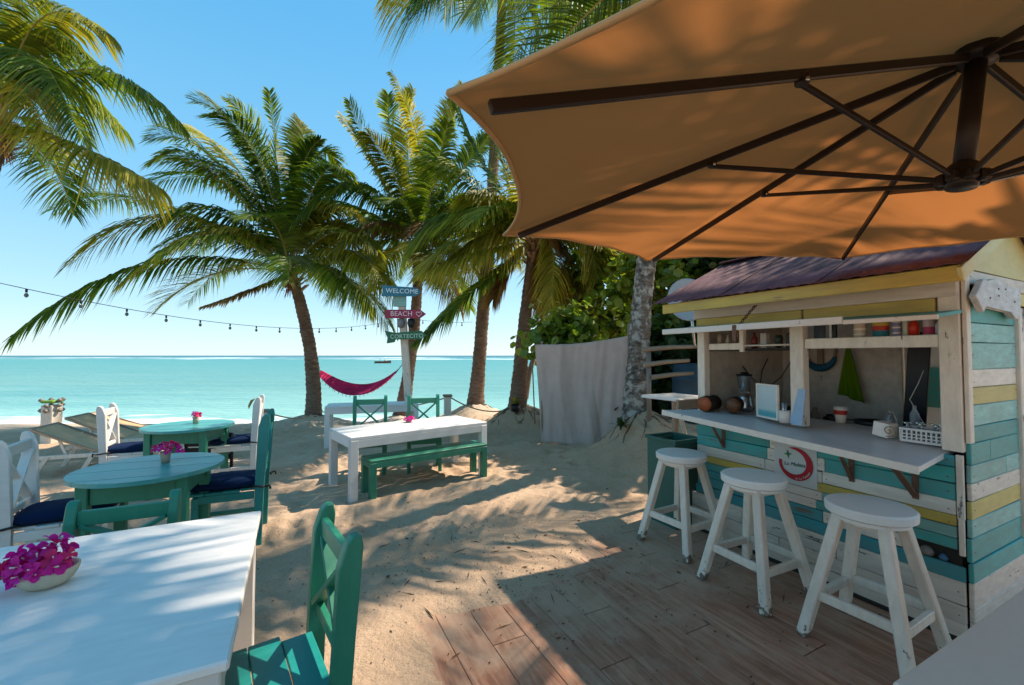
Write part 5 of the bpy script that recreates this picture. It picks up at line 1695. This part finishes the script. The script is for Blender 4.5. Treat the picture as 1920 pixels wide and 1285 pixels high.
# ================================================================== BOUGAINVILLEA
BRACT = []
for nm, c_ in (('bract_magenta', (0.68, 0.010, 0.27)), ('bract_crimson', (0.78, 0.018, 0.14)), ('bract_violet', (0.72, 0.015, 0.36))):
    t = NT(nm)
    n_ = t.noise(t.mapping(), 40, 3)
    c = t.mix(n_, tuple(x * 0.7 for x in c_), tuple(min(1, x * 1.5) for x in c_))
    t.l(c, t.p.inputs['Base Color']); t.p.inputs['Roughness'].default_value = 0.6
    tr = t.n('ShaderNodeBsdfTranslucent'); t.l(c, tr.inputs[0]); ms = t.n('ShaderNodeMixShader'); ms.inputs[0].default_value = 0.4
    t.l(t.p.outputs[0], ms.inputs[1]); t.l(tr.outputs[0], ms.inputs[2]); t.l(ms.outputs[0], t.out.inputs[0])
    BRACT.append(t.m)
STAMEN = plain('stamen_cream', (0.75, 0.65, 0.5))


def blossom_mesh(size, mat, rs):
    vs, fs = [], []
    for k in range(3):
        a = k * 2.094 + rs.uniform(-0.3, 0.3)
        out_ = Vector((math.cos(a), math.sin(a), 0)); sd = Vector((-math.sin(a), math.cos(a), 0))
        lift = rs.uniform(0.3, 0.9)
        prof = [(0.02, 0.12, 0.0), (0.35, 0.42, 0.25), (0.65, 0.45, 0.42), (0.9, 0.25, 0.40), (1.08, 0.0, 0.30)]
        b = len(vs)
        for (r_, w_, z_) in prof:
            cc = out_ * r_ * size + Vector((0, 0, z_ * size * lift * 1.4))
            if w_ == 0: vs.append(cc)
            else: vs += [cc - sd * w_ * size + Vector((0, 0, 0.12 * size)), cc, cc + sd * w_ * size + Vector((0, 0, 0.10 * size))]
        for j in range(3):
            q = b + j * 3
            fs += [(q, q + 1, q + 4, q + 3), (q + 1, q + 2, q + 5, q + 4)]
        q = b + 9; fs += [(q, q + 1, q + 3), (q + 1, q + 2, q + 3)]
    # stamen
    b = len(vs)
    for k in range(4):
        vs.append(Vector((0.05 * size * math.cos(k * 1.57), 0.05 * size * math.sin(k * 1.57), 0)))
    for k in range(4):
        vs.append(Vector((0.09 * size * math.cos(k * 1.57), 0.09 * size * math.sin(k * 1.57), 0.62 * size)))
    nb = len(fs)
    for k in range(4): fs.append((b + k, b + (k + 1) % 4, b + 4 + (k + 1) % 4, b + 4 + k))
    fs.append((b + 4, b + 5, b + 6, b + 7))
    me = bpy.data.meshes.new('blossom'); me.from_pydata([tuple(v) for v in vs], [], fs)
    me.materials.append(mat); me.materials.append(STAMEN)
    me.polygons.foreach_set('material_index', [0] * nb + [1] * 5)
    me.polygons.foreach_set('use_smooth', [True] * len(fs)); me.update()
    return me


def posy(rt, c, n, spread, size, seed, flat=1.0, axis=None):
    rs = random.Random(seed)
    meshes = [blossom_mesh(size, BRACT[k % 3], rs) for k in range(6)]
    for i in range(n):
        d_ = Vector((rs.gauss(0, 1), rs.gauss(0, 1), abs(rs.gauss(0, 0.7)))).normalized()
        p = Vector(c) + Vector((d_.x * spread[0], d_.y * spread[1], d_.z * spread[2])) * rs.uniform(0.5, 1.0)
        o_ = link('blossom', meshes[rs.randrange(6)], rt, p)
        o_.rotation_mode = 'QUATERNION'
        o_.rotation_quaternion = (d_ + Vector((rs.uniform(-.4, .4), rs.uniform(-.4, .4), 0.1))).to_track_quat('Z', 'Y') @ Quaternion((0, 0, 1), rs.uniform(0, 6))
        s_ = rs.uniform(0.8, 1.2); o_.scale = (s_, s_, s_)


POT = plain('clay_cup', (0.42, 0.34, 0.24), 0.8)
bp = at_z(88, 1098, 0.75)
rt = root('shell_bowl', 'shallow beige shell bowl of bougainvillea on the foreground dining table', 'flower bowl', (bp.x, bp.y, 0.7505), R(30))
mb = MB(); mb.lathe([(0, 0.0), (0.045, 0.0), (0.068, 0.018), (0.082, 0.045), (0.084, 0.060), (0.076, 0.060), (0.062, 0.028), (0.04, 0.012), (0, 0.012)], (0, 0, 0), 28, squash=0.9); mb.put('bowl', plain('shell_beige', (0.55, 0.45, 0.32), 0.7, var=0.35, scale=25), rt)
posy(rt, (-0.01, 0.0, 0.06), 40, (0.095, 0.07, 0.10), 0.031, 51)
posy(rt, (-0.12, -0.02, 0.045), 12, (0.055, 0.05, 0.055), 0.032, 52)
mb = MB()
for i in range(6):
    a = i * 1.05
    mb.tube([(0, 0, 0.02), (-0.04 + 0.05 * math.cos(a), 0.03 * math.sin(a), 0.05), (-0.04 + 0.1 * math.cos(a), 0.06 * math.sin(a), 0.07)], 0.0025, 5)
mb.put('stems', COCO, rt)
for (c_, lab, plab, n_, seed_) in (((RT1.x + 0.02, RT1.y + 0.1), 'small tan cup of magenta bougainvillea on the nearer round table', '', 22, 61), ((RT2.x + 0.0, RT2.y + 0.1), 'small cup of pink bougainvillea on the farther round table', '', 9, 62)):
    rt = root('flower_cup', lab, 'flower cup', (c_[0], c_[1], zg(*c_) + 0.752), 0)
    MB().lathe([(0, 0), (0.026, 0), (0.035, 0.08), (0.031, 0.08), (0.023, 0.01), (0, 0.01)], (0, 0, 0), 16).put('cup', POT, rt)
    posy(rt, (0, 0, 0.09), n_, (0.11, 0.07, 0.05) if n_ > 12 else (0.055, 0.05, 0.045), 0.03, seed_)
c_ = at_z(766, 795, 0.66)
rt = root('flower_bowl', 'small pink bowl of bright pink flowers on the white planked table', 'flower bowl', (c_.x, c_.y, gz - 0.02 + 0.701))
MB().lathe([(0, 0), (0.03, 0), (0.05, 0.035), (0.045, 0.035), (0.025, 0.008), (0, 0.008)], (0, 0, 0), 16).put('bowl', plain('pink_bowl', (0.5, 0.2, 0.2)), rt)
posy(rt, (0, 0, 0.04), 12, (0.07, 0.06, 0.045), 0.03, 63)

# ================================================================== LOUNGERS, PILLAR, POSTS
SLING = cloth('sling_beige', (0.72, 0.48, 0.28), scale=90, trans=0.15)


def lounger(label, x, y, rz, back=35, s=1.0):
    rt = root('sun_lounger', label, 'sun lounger', (x, y, zg(x, y)), rz, 'beige sling sun loungers')
    hw = 0.32
    hz = 0.27
    # local: +x toward feet, hinge at x=0
    bl = 0.78
    bx, bz = -bl * math.cos(R(back)), hz + bl * math.sin(R(back))
    vs = [(0, -hw + 0.03, hz + 0.012), (0, hw - 0.03, hz + 0.012), (bx, hw - 0.03, bz), (bx, -hw + 0.03, bz)]
    N = 12; vs, fs = [], []
    for i in range(N + 1):
        q = i / N
        for j in range(7):
            u = j / 6 * 2 - 1
            sag = -0.03 * math.sin(math.pi * q) * (1 - u * u * 0.5)
            vs.append((bx * q, u * (hw - 0.02), hz + 0.01 + (bz - hz) * q + sag))
    for i in range(N):
        for j in range(6):
            a = i * 7 + j; fs.append((a, a + 1, a + 8, a + 7))
    o = from_data('back_sling', vs, fs, SLING, rt, smooth=True); o.modifiers.new('s', 'SOLIDIFY').thickness = 0.008
    vs = []
    for i in range(N + 1):
        q = i / N
        for j in range(7):
            u = j / 6 * 2 - 1
            vs.append((1.15 * q, u * (hw - 0.02), hz + 0.01 - 0.03 * math.sin(math.pi * q)))
    o = from_data('seat_sling', vs, fs, SLING, rt, smooth=True); o.modifiers.new('s', 'SOLIDIFY').thickness = 0.008
    for sy in (-1, 1):
        MB().bar((-0.62, sy * hw, hz - 0.02), (1.18, sy * hw, hz - 0.02), 0.03, 0.05, 0.004).put('side_rail', WHITE_V, rt)
        MB().bar((0, sy * (hw - 0.035), hz), (bx, sy * (hw - 0.035), bz), 0.025, 0.035, 0.004).put('back_rail', RAWWOOD, rt)
        MB().bar((-0.50, sy * (hw + 0.012), hz), (-0.66, sy * (hw + 0.012), -0.02), 0.025, 0.05, 0.004).put('leg', WHITE_V, rt)
        MB().bar((0.95, sy * (hw + 0.012), hz), (0.80, sy * (hw + 0.012), -0.02), 0.025, 0.05, 0.004).put('leg', WHITE_V, rt)
        MB().bar((-0.05, sy * (hw + 0.012), hz), (-0.20, sy * (hw + 0.012), -0.02), 0.025, 0.05, 0.004).put('leg', WHITE_V, rt)
        MB().bar((-0.35, sy * (hw - 0.06), hz - 0.02), (bx * 0.62, sy * (hw - 0.06), hz + (bz - hz) * 0.6), 0.02, 0.03, 0.003).put('prop', WHITE_V, rt)
    MB().bar((bx, -hw + 0.03, bz), (bx, hw - 0.03, bz), 0.03, 0.03, 0.004).put('head_rail', RAWWOOD, rt)
    return rt


lounger('nearest beige sling sun lounger by the left white chair, backrest raised', -5.55, 5.95, R(22), 26)
lounger('second beige sling sun lounger just beyond the nearest one', -6.05, 6.85, R(20), 27)
lounger('small far sun lounger left of the farther round table', -6.75, 7.75, R(20), 22)

px_ = at_d(95, 838, 7.7)
rt = root('shell_pillar', 'white wooden pillar topped with shells and green cloth by the shore', 'pillar', (px_.x, px_.y, zg(px_.x, px_.y)))
MB().box((0, 0, 0.33), (0.20, 0.20, 0.74), bev=0.01).put('post', WHITE_V, rt)
mb = MB()
for k in range(12):
    a = k * 0.52 * 2.4; mb.lathe([(0, -0.035), (0.035, -0.01), (0.04, 0.01), (0.02, 0.035), (0, 0.045)], (0.14 * math.cos(a), 0.14 * math.sin(a), 0.60 + 0.09 * (k % 3)), 7)
mb.put('shells', DRIFT, rt)
MB().box((0, 0, 0.76), (0.22, 0.2, 0.05), bev=0.02).put('green_cap', plain('moss_cloth', (0.16, 0.28, 0.03)), rt)


def rope_post(label, px, py_top, D, h=0.8, w=0.14):
    p = at_d(px, py_top, D)
    z = zg(p.x, p.y)
    rt = root('rope_post', label, 'post', (p.x, p.y, z), R(15), 'white rope posts')
    MB().box((0, 0, (p.z - z) / 2 - 0.05), (w, w, p.z - z + 0.05), bev=0.008).put('shaft', WHITE_V, rt)
    MB().box((0, 0, p.z - z), (w + 0.05, w + 0.05, 0.05), bev=0.012).put('cap', RAWWOOD, rt)
    return p


q1 = rope_post('white post with wooden cap right of the green X-back chairs', 839, 742, 9.0)
q0 = rope_post('white post carrying the rope between the teal chair and the left palm', 497, 770, 7.6, w=0.08)


def rope(label, pts, r=0.014):
    base = Vector(pts[0])
    o = MB().tube([Vector(p) - base for p in pts], r, 7).put('rope', ROPE); o.location = base
    tag(o, label, 'rope')


def cat_pts(a, b, sag, n=20):
    a, b = Vector(a), Vector(b)
    return [a.lerp(b, i / n) - Vector((0, 0, sag * 4 * (i / n) * (1 - i / n))) for i in range(n + 1)]


rope('pale rope swagging from the capped post to the palm mounds', cat_pts(q1 + Vector((0.05, 0, -0.03)), at_d(945, 770, 9.8), 0.12))
rope('rope swagging from the post behind the teal chair toward the left palm', cat_pts(q0 + Vector((0, 0, -0.02)), at_d(592, 779, 11.5), 0.10))
rope('rope running behind the far white table to its right-hand post', cat_pts(at_d(600, 772, 11.6), q1 + Vector((0, 0, -0.04)), 0.15))

# ================================================================== SIGNPOST
bs = at_d(773, 800, 8.0); bs.z = zg(bs.x, bs.y)
rt = root('signpost', 'pale wooden signpost leaning slightly left, carrying three arrow signs', 'signpost', bs)
tp = at_d(752, 548, 8.0) - bs
MB().bar((0, 0, -0.2), tp, 0.13, 0.09, 0.008).put('post', WHITE_V, rt)
pm = tp * ((at_d(760, 566, 8).z - bs.z) / tp.z)
MB().box(pm + Vector((-0.02, -0.06, 0)), (0.24, 0.03, 0.20), bev=0.005).put('backboard', K_PALE, rt)
for sx, m_ in ((-0.09, plain('lamp_grey', (0.2, 0.2, 0.22))), (0.10, BLACK)):
    ps = at_d(763, 607, 8) - bs + Vector((sx, -0.08, 0))
    MB().lathe([(0, -0.09), (0.05, -0.08), (0.075, 0.0), (0.06, 0.08), (0, 0.09)], ps, 14).put('spot_lamp', m_, rt)
    MB().bar(ps + Vector((0, 0, 0.05)), ps + Vector((0, 0.05, 0.16)), 0.02, 0.01).put('lamp_bracket', BLACK, rt)
MB().bar(at_d(745, 590, 7.9) - bs, at_d(746, 640, 7.9) - bs, 0.012, 0.012).put('hanger', BLACK, rt)


def sign(label, word, x0, x1, y0, y1, poly, mat, tmat, D=7.85, rot=0.0, size=0.13, heart=False):
    c_ = at_d((x0 + x1) / 2, (y0 + y1) / 2, D)
    w_ = (x1 - x0) / 800 * D; h_ = (y1 - y0) / 800 * D
    r_ = root('arrow_sign', label, 'sign', c_, 0, 'arrow signs on the signpost')
    M_ = mframe((0, 0.012, 0), (1, 0, 0), (0, 0, 1)) @ Matrix.Rotation(rot, 4, 'Z')
    mb = MB(); mb.prism([(x * w_ / 2, y * h_ / 2) for x, y in poly], 0.024, M_)
    b_ = mb.put('board', mat, r_)
    text_obj('lettering', word, size, tmat, r_, M_ @ Matrix.Translation((-0.075 if heart else 0.02, 0, 0.0245)), 0.0015, 0.0, 1.05)
    if heart:
        pts = []
        for k in range(28):
            tt = k / 28 * 2 * math.pi
            pts.append((16 * math.sin(tt) ** 3, 13 * math.cos(tt) - 5 * math.cos(2 * tt) - 2 * math.cos(3 * tt) - math.cos(4 * tt)))
        mb = MB()
        MM = M_ @ Matrix.Translation((w_ * 0.33, 0, 0.026))
        ring_ = [MM @ Vector((x * 0.0032, y * 0.0032, 0)) for x, y in pts]
        mb.tube(ring_ + [ring_[0]], 0.006, 5, cap=False); mb.put('heart', tmat, r_)
    for sx in (-0.3, 0.3):
        pass
    return r_


PINKL = plain('sign_pink_white', (0.75, 0.6, 0.62))
MINT = plain('sign_mint', (0.5, 0.72, 0.6))
PALEB = plain('sign_pale_blue', (0.62, 0.78, 0.8))
sign('blue-green arrow sign reading WELCOME, topmost on the signpost', 'WELCOME', 714, 790, 536, 557, [(-1, 1), (-0.85, 0), (-0.95, -1), (0.75, -0.8), (1, 0), (0.78, 0.75), (-0.5, 0.9)], paint('sign_blue', (0.008, 0.15, 0.23), wear=0.1, dirtamt=0.1), PALEB, rot=R(-2), size=0.12)
sign('crimson arrow sign reading BEACH with a heart outline', 'BEACH', 722, 799, 581, 597, [(-1, 1), (-1, -1), (0.72, -1), (1, 0), (0.72, 1)], paint('sign_crimson', (0.28, 0.008, 0.05), wear=0.1, dirtamt=0.1), PINKL, heart=True, size=0.125)
sign('green swallow-tailed arrow sign reading CORTECITO, lowest on the signpost', 'CORTECITO', 722, 800, 619, 643, [(-1, 1), (-0.88, -0.1), (-0.92, -1), (-0.55, -0.85), (-0.5, -0.45), (0.75, -0.5), (1, 0.1), (0.75, 0.8), (-0.5, 0.62)], paint('sign_green', (0.01, 0.13, 0.055), wear=0.1, dirtamt=0.1), MINT, rot=R(2), size=0.105)

# ================================================================== HAMMOCK
ha, hb = at_d(598, 700, 12.2), at_d(742, 700, 12.6)
rt = root('hammock', 'crimson and magenta hammock slung between the two palms above the shore', 'hammock', (ha + hb) / 2)
HC = (ha + hb) / 2
t = NT('hammock_cloth')
wv_ = t.noise(t.mapping((0.5, 9, 9)), 3, 3)
c = t.ramp(wv_, [(0.35, (0.62, 0.01, 0.06)), (0.5, (0.75, 0.02, 0.16)), (0.56, (0.2, 0.01, 0.06)), (0.60, (0.7, 0.03, 0.18))])
t.l(c, t.p.inputs['Base Color']); t.p.inputs['Roughness'].default_value = 0.9
vs, fs = [], []
N, M_ = 40, 12
for i in range(N + 1):
    q = i / N
    ctr = ha.lerp(hb, q) - Vector((0, 0, 0.58 * 4 * q * (1 - q)))
    wdt = 0.10 + 0.22 * math.sin(math.pi * q) ** 0.7
    for j in range(M_ + 1):
        u = j / M_ * 2 - 1
        vs.append(ctr + Vector((0.03 * math.sin(u * 9) * wdt, u * wdt * 0.9, wdt * 0.42 * u + 0.30 * wdt * (u * u) * 1.2 + 0.06 * math.sin(u * 9 + q * 2) * wdt)) - HC)
for i in range(N):
    for j in range(M_):
        a = i * (M_ + 1) + j; fs.append((a, a + 1, a + M_ + 2, a + M_ + 1))
o = from_data('hammock_bed', vs, fs, t.m, rt, smooth=True); o.modifiers.new('s', 'SOLIDIFY').thickness = 0.008
for e, k, tr in ((ha, 0, at_d(597, 690, 12.0)), (hb, N, at_d(760, 676, 13.0))):
    mb = MB()
    for j in (0, 3, 6, 9, 12):
        mb.tube([Vector(vs[k * (M_ + 1) + j]), e - HC + (tr - e) * 0.35, tr - HC], [0.006, 0.01, 0.014], 5)
    mb.put('suspension_cords', cloth('cord_dark', (0.08, 0.05, 0.05)), rt)
mb = MB()
for i in range(1, 22):
    q = i / 22
    k = int(q * N)
    p = Vector(vs[k * (M_ + 1)])
    mb.bar(p, p + Vector((0, 0, -0.06)), 0.012, 0.006, 0)
mb.put('fringe', cloth('fringe_pink', (0.5, 0.03, 0.1)), rt)

# ================================================================== STRING LIGHTS
A1, B1 = at_d(-40, 522, 5.2), at_d(737, 602, 13.0)
pts = cat_pts(A1, B1, 0.40, 40)
base = A1
rt = root('string_lights', 'black festoon cable with unlit bulbs strung across the sea view', 'string lights', base)
MB().tube([p - base for p in pts], 0.005, 6).put('cable', BLACK, rt)
sm_ = MB(); sm_.lathe([(0, 0.0), (0.013, -0.005), (0.013, -0.045), (0.0, -0.05)], (0, 0, 0), 8); sock = sm_.put('bulb_socket', BLACK, rt)
gm = MB(); gm.lathe([(0.012, -0.055), (0.022, -0.075), (0.024, -0.09), (0.012, -0.11), (0, -0.115)], (0, 0, 0), 10); bulb = gm.put('bulb', plain('dark_bulb', (0.12, 0.13, 0.13), 0.15), sock)
def cat_at(q):
    return A1.lerp(B1, q) - Vector((0, 0, 0.40 * 4 * q * (1 - q)))


first = True
NBULB = 15
for i in range(NBULB):
    q = (i + 0.75) / NBULB
    p = cat_at(q) - base
    s_ = sock if first else sock.copy()
    if not first:
        COL.objects.link(s_); b_ = bulb.copy(); COL.objects.link(b_); b_.parent = s_
    first = False
    s_.location = p
A2, B2 = at_d(775, 598, 13), at_d(886, 604, 12.2)
rt2 = root('string_lights', 'short run of the bulb cable between the signpost palm and the tall palm', 'string lights', A2)
MB().tube([p - A2 for p in cat_pts(A2, B2, 0.05)], 0.005, 6).put('cable', BLACK, rt2)
for q in (0.17, 0.5, 0.83):
    s_ = sock.copy(); COL.objects.link(s_); s_.parent = rt2; s_.location = A2.lerp(B2, q) - Vector((0, 0, 0.2 * q * (1 - q))) - A2
    b_ = bulb.copy(); COL.objects.link(b_); b_.parent = s_

# ================================================================== BOAT
bc = at_z(718, 681, -0.85)
rt = root('motor_boat', 'small red-brown boat with a white canopy anchored on the turquoise water', 'boat', (bc.x, bc.y, -0.9), R(8))
k_ = bc.y / 140.0
mb = MB()
secs = []
for i in range(9):
    q = i / 8
    x = -2.6 + 5.2 * q
    wdt = 0.8 * (1 - max(0, (q - 0.45) / 0.55) ** 2.2) + 0.02
    hgt = 0.65 + 0.35 * max(0, q - 0.5) ** 1.5 * 2
    secs.append([mb.bm.verts.new(Vector(v_) * k_) for v_ in ((x, -wdt, hgt), (x, -wdt * 0.7, -0.1), (x, wdt * 0.7, -0.1), (x, wdt, hgt))])
for i in range(8):
    for j in range(3): mb.bm.faces.new((secs[i][j], secs[i][j + 1], secs[i + 1][j + 1], secs[i + 1][j]))
    mb.bm.faces.new((secs[i][3], secs[i][0], secs[i + 1][0], secs[i + 1][3]))
mb.bm.faces.new(secs[0]); mb.bm.faces.new(secs[-1][::-1])
mb.put('hull', plain('boat_red', (0.25, 0.06, 0.03)), rt)
MB().box((-0.2 * k_, 0, 1.45 * k_), (1.9 * k_, 1.1 * k_, 0.07), bev=0.01).put('canopy', WHITE, rt)
for sx in (-1.0, 0.6):
    for sy in (-0.45, 0.45):
        MB().tube([(sx * k_, sy * k_, 0.6 * k_), (sx * k_, sy * k_, 1.45 * k_)], 0.03, 6).put('canopy_pole', STEEL, rt)
MB().box((0.7 * k_, 0, 0.85 * k_), (0.7 * k_, 0.8 * k_, 0.4 * k_), bev=0.03).put('cabin', WHITE, rt)

# ================================================================== PLANTS AND LITTER AT THE PALM FEET
def spiky(label, px, py, D, n=16, L=0.35, mat=None, seed=1):
    rs = random.Random(seed)
    p = at_d(px, py, D); 
    rt = root('potted_plant' if 'pot' in label else 'seedling', label, 'plant', p)
    vs, fs, sh = [], [], []
    for i in range(n):
        a = rs.uniform(0, 6.28); e = rs.uniform(0.3, 1.3); l_ = L * rs.uniform(0.6, 1.1)
        d_ = Vector((math.cos(a) * math.cos(e), math.sin(a) * math.cos(e), math.sin(e))); sd = Vector((-math.sin(a), math.cos(a), 0))
        b = len(vs)
        for tk, wk in ((0, 0.25), (0.4, 1), (0.75, 0.7)):
            c_ = d_ * l_ * tk + Vector((0, 0, -0.4 * l_ * tk * tk))
            vs += [c_ - sd * 0.022 * wk, c_ + sd * 0.022 * wk]
        vs.append(d_ * l_ + Vector((0, 0, -0.4 * l_)))
        sh += [rs.random()] * 7
        fs += [(b, b + 1, b + 3, b + 2), (b + 2, b + 3, b + 5, b + 4), (b + 4, b + 5, b + 6)]
    from_data('leaves', vs, fs, mat or LEAF_A, rt, shade=sh)
    return rt


pr = spiky('small yellow-green plant in a black pot against the palm by the screen', 966, 758, 9.6, 18, 0.34, FR_YEL, 3)
MB().lathe([(0, -0.16), (0.09, -0.16), (0.12, 0), (0.11, 0), (0.08, -0.05), (0, -0.05)], (0, 0, 0.0), 14).put('pot', BLACK, pr)
spiky('grassy sprouts at the foot of the lichen-blotched palm', 1165, 800, 6.0, 26, 0.26, LEAF_D, 5)
o = spiky('low weeds right of the lichen-blotched palm foot', 1225, 812, 6.0, 18, 0.22, LEAF_D, 6)

def ground_hit(x, y):
    i = min(len(xs) - 2, max(0, int(np.searchsorted(xs, x)) - 1)); j = min(len(ys) - 2, max(0, int(np.searchsorted(ys, y)) - 1))
    fx = (x - xs[i]) / (xs[i + 1] - xs[i]); fy = (y - ys[j]) / (ys[j + 1] - ys[j])
    return float((Z[j, i] * (1 - fx) + Z[j, i + 1] * fx) * (1 - fy) + (Z[j + 1, i] * (1 - fx) + Z[j + 1, i + 1] * fx) * fy)


# exposed roots on the mounds (stuff) and leaf litter (stuff)
mb = MB()
for (mx, my, r_) in ((0.12, 10.0, 0.5), (1.85, 6.35, 0.4), (-1.05, 12.0, 0.45), (-5.55, 12.0, 0.4)):
    for i in range(22):
        a = random.uniform(0, 6.28)
        pts_ = []
        for q in (0.3, 0.8, 1.2, 1.5):
            x, y = mx + math.cos(a) * r_ * q, my + math.sin(a) * r_ * q
            pts_.append((x, y, ground_hit(x, y) + 0.004 - 0.006 * q)); a += random.uniform(-0.25, 0.25)
        mb.tube(pts_, [0.02, 0.014, 0.009, 0.004], 5)
tag(mb.put('palm_roots', BARK), kind='stuff')



vs, fs, sh = [], [], []
for i in range(1500):
    if i < 900: x, y = rng.normal(-0.1, 0.9), rng.normal(3.3, 0.7)
    else: x, y = rng.uniform(-6, 3.0), rng.uniform(2.3, 9)
    if y < 1.2 or x > 3.5 or rng.random() < 0.35: continue
    z = max(ground_hit(x, y), 0.001 if cover(np.array(x), np.array(y)) < 0 else -9)
    l_ = rng.uniform(0.003, 0.010) * (1.0 if rng.random() < 0.93 else 2.6); w_ = l_ * rng.uniform(0.25, 0.8)
    if rng.random() < 0.06: l_ = rng.uniform(0.03, 0.08); w_ = 0.003
    a = rng.uniform(0, 6.28)
    d_ = Vector((math.cos(a), math.sin(a), rng.uniform(-0.2, 0.2))); s_ = Vector((-math.sin(a), math.cos(a), rng.uniform(-0.2, 0.2)))
    c_ = Vector((x, y, z + 0.004)); b = len(vs)
    vs += [c_ - d_ * l_, c_ - s_ * w_, c_ + d_ * l_, c_ + s_ * w_, c_ + Vector((0, 0, 0.006))]
    fs += [(b, b + 1, b + 4), (b + 1, b + 2, b + 4), (b + 2, b + 3, b + 4), (b + 3, b, b + 4)]
tag(from_data('leaf_litter', vs, fs, plain('litter_brown', (0.12, 0.065, 0.035), 0.9, var=0.6, scale=5)), kind='stuff')

# ================================================================== UMBRELLA
UC = Vector((1.342, 1.204, 2.423)); UR = 1.5; UTH = 3.472; UDROP = 0.392
UN = Vector((-0.002, -0.072, 1)).normalized()
e1 = Vector((0, 1, 0)).cross(UN).normalized(); e2 = UN.cross(e1)
MAST = Vector((3.3, -0.9, 0))
um = root('cantilever_umbrella', 'large tan cantilever umbrella seen from below, brown ribs and struts', 'umbrella', MAST)
L0 = MAST
hub = UC - L0
FAB = NT('umbrella_fabric')
t = FAB
w1 = t.noise(t.mapping((1, 1, 1)), 260, 2); w2 = t.noise(t.mapping(), 2.2, 3)
c = t.mix(w2, (0.46, 0.172, 0.050), (0.54, 0.212, 0.066))
t.l(c, t.p.inputs['Base Color']); t.p.inputs['Roughness'].default_value = 0.9; t.p.inputs['Specular IOR Level'].default_value = 0.1
t.bump(w1, 0.2, 0.001)
tr = t.n('ShaderNodeBsdfTranslucent'); t.l(t.mix(1.0, c, (0.92, 0.86, 0.80), 'MULTIPLY'), tr.inputs[0])
ms = t.n('ShaderNodeMixShader'); ms.inputs[0].default_value = 0.42
t.l(t.p.outputs[0], ms.inputs[1]); t.l(tr.outputs[0], ms.inputs[2]); t.l(ms.outputs[0], t.out.inputs[0])
tips = []
for k in range(8):
    a = UTH - k * math.pi / 4
    tips.append(hub + (e1 * math.cos(a) + e2 * math.sin(a)) * UR - UN * UDROP)
for k in range(8):
    T0, T1 = tips[k], tips[(k + 1) % 8]
    vs, fs = [], []
    NU, NV = 26, 18
    for i in range(NU + 1):
        u = 0.03 + 0.98 * i / NU
        for j in range(NV + 1):
            v_ = j / NV
            ext = 1 + 0.015 * (abs(2 * v_ - 1)) ** 6
            sc = 1 - 0.085 * (4 * v_ * (1 - v_)) * max(0, (u - 0.3)) ** 1.3
            p = hub + ((T0 - hub) * (1 - v_) + (T1 - hub) * v_) * u * sc * (ext if u > 0.9 else 1 + (ext - 1) * (u / 0.9) ** 6)
            p = p + UN * (0.026 - 0.02 * 4 * v_ * (1 - v_) * u + 0.004 * math.sin(v_ * 20 + u * 9) * u * 4 * v_ * (1 - v_))
            p = p + UN * 0.006 * mnoise.noise(p * 2.5)
            vs.append(p)
    for i in range(NU):
        for j in range(NV):
            a = i * (NV + 1) + j; fs.append((a, a + 1, a + NV + 2, a + NV + 1))
    pn = from_data('canopy_panel', vs, fs, FAB.m, um, smooth=True)
    edge = [Vector(vs[NU * (NV + 1) + j]) for j in range(NV + 1)]
    MB().tube(edge, 0.006, 6).put('hem', cloth('hem_tan', (0.5, 0.3, 0.14)), pn)
hb_ = Vector((1.292, 1.21, 2.055)) - L0
UAX = (hub - hb_).normalized()
MB().tube([hb_ + UAX * 0.02, hub + UAX * 0.02], 0.024, 18).put('hub_tube', BROWNMET, um)
MB().lathe([(0, -0.025), (0.034, -0.025), (0.038, -0.01), (0.038, 0.035), (0.03, 0.045), (0, 0.045)], hb_, 20, axis=UAX).put('lower_hub', BROWNMET, um)
MB().lathe([(0, -0.03), (0.045, -0.03), (0.055, 0.0), (0.045, 0.02), (0, 0.02)], hub, 20, axis=UAX).put('upper_hub', BROWNMET, um)
for k in range(8):
    T0 = tips[k]
    d_ = (T0 - hub).normalized()
    s0 = hub + d_ * 0.05 - UN * 0.012
    rb = MB().bar(s0, hub + (T0 - hub) * 0.975 - UN * 0.006, 0.014, 0.026, 0.003, up=UN).put('rib', BROWNMET, um)
    f_ = 0.46
    at_ = hub + (T0 - hub) * f_ - UN * 0.03
    out_ = (d_ - UAX * d_.dot(UAX)).normalized()
    MB().bar(hb_ + out_ * 0.05, at_, 0.012, 0.015, 0.003, up=UN).put('strut', BROWNMET, um)
    MB().box(at_ + UN * 0.01, (0.03, 0.024, 0.034), bev=0.006).put('joint', BROWNMET, um)
    MB().box(hb_ + out_ * 0.045, (0.028, 0.028, 0.032), bev=0.006).put('joint', BROWNMET, um)
    MB().lathe([(0, 0.003), (0.006, 0.002), (0.006, 0)], at_ - Vector((0, 0.02, 0)), 8, axis=(0, -1, 0)).put('rivet', STEEL, rb)
# mast, arm and base stand off the right edge of the view
MB().tube([(0, 0, 0), (0, 0, 2.75)], 0.045, 16).put('mast', BROWNMET, um)
MB().tube([(0, 0, 2.70), (hub * 0.5) + Vector((0, 0, 1.55)), hub + UAX * 0.22, hub + UAX * 0.02], 0.03, 12).put('arm', BROWNMET, um)
MB().box((0, 0, 0.03), (0.8, 0.8, 0.06), bev=0.01).put('base_plate', BROWNMET, um)
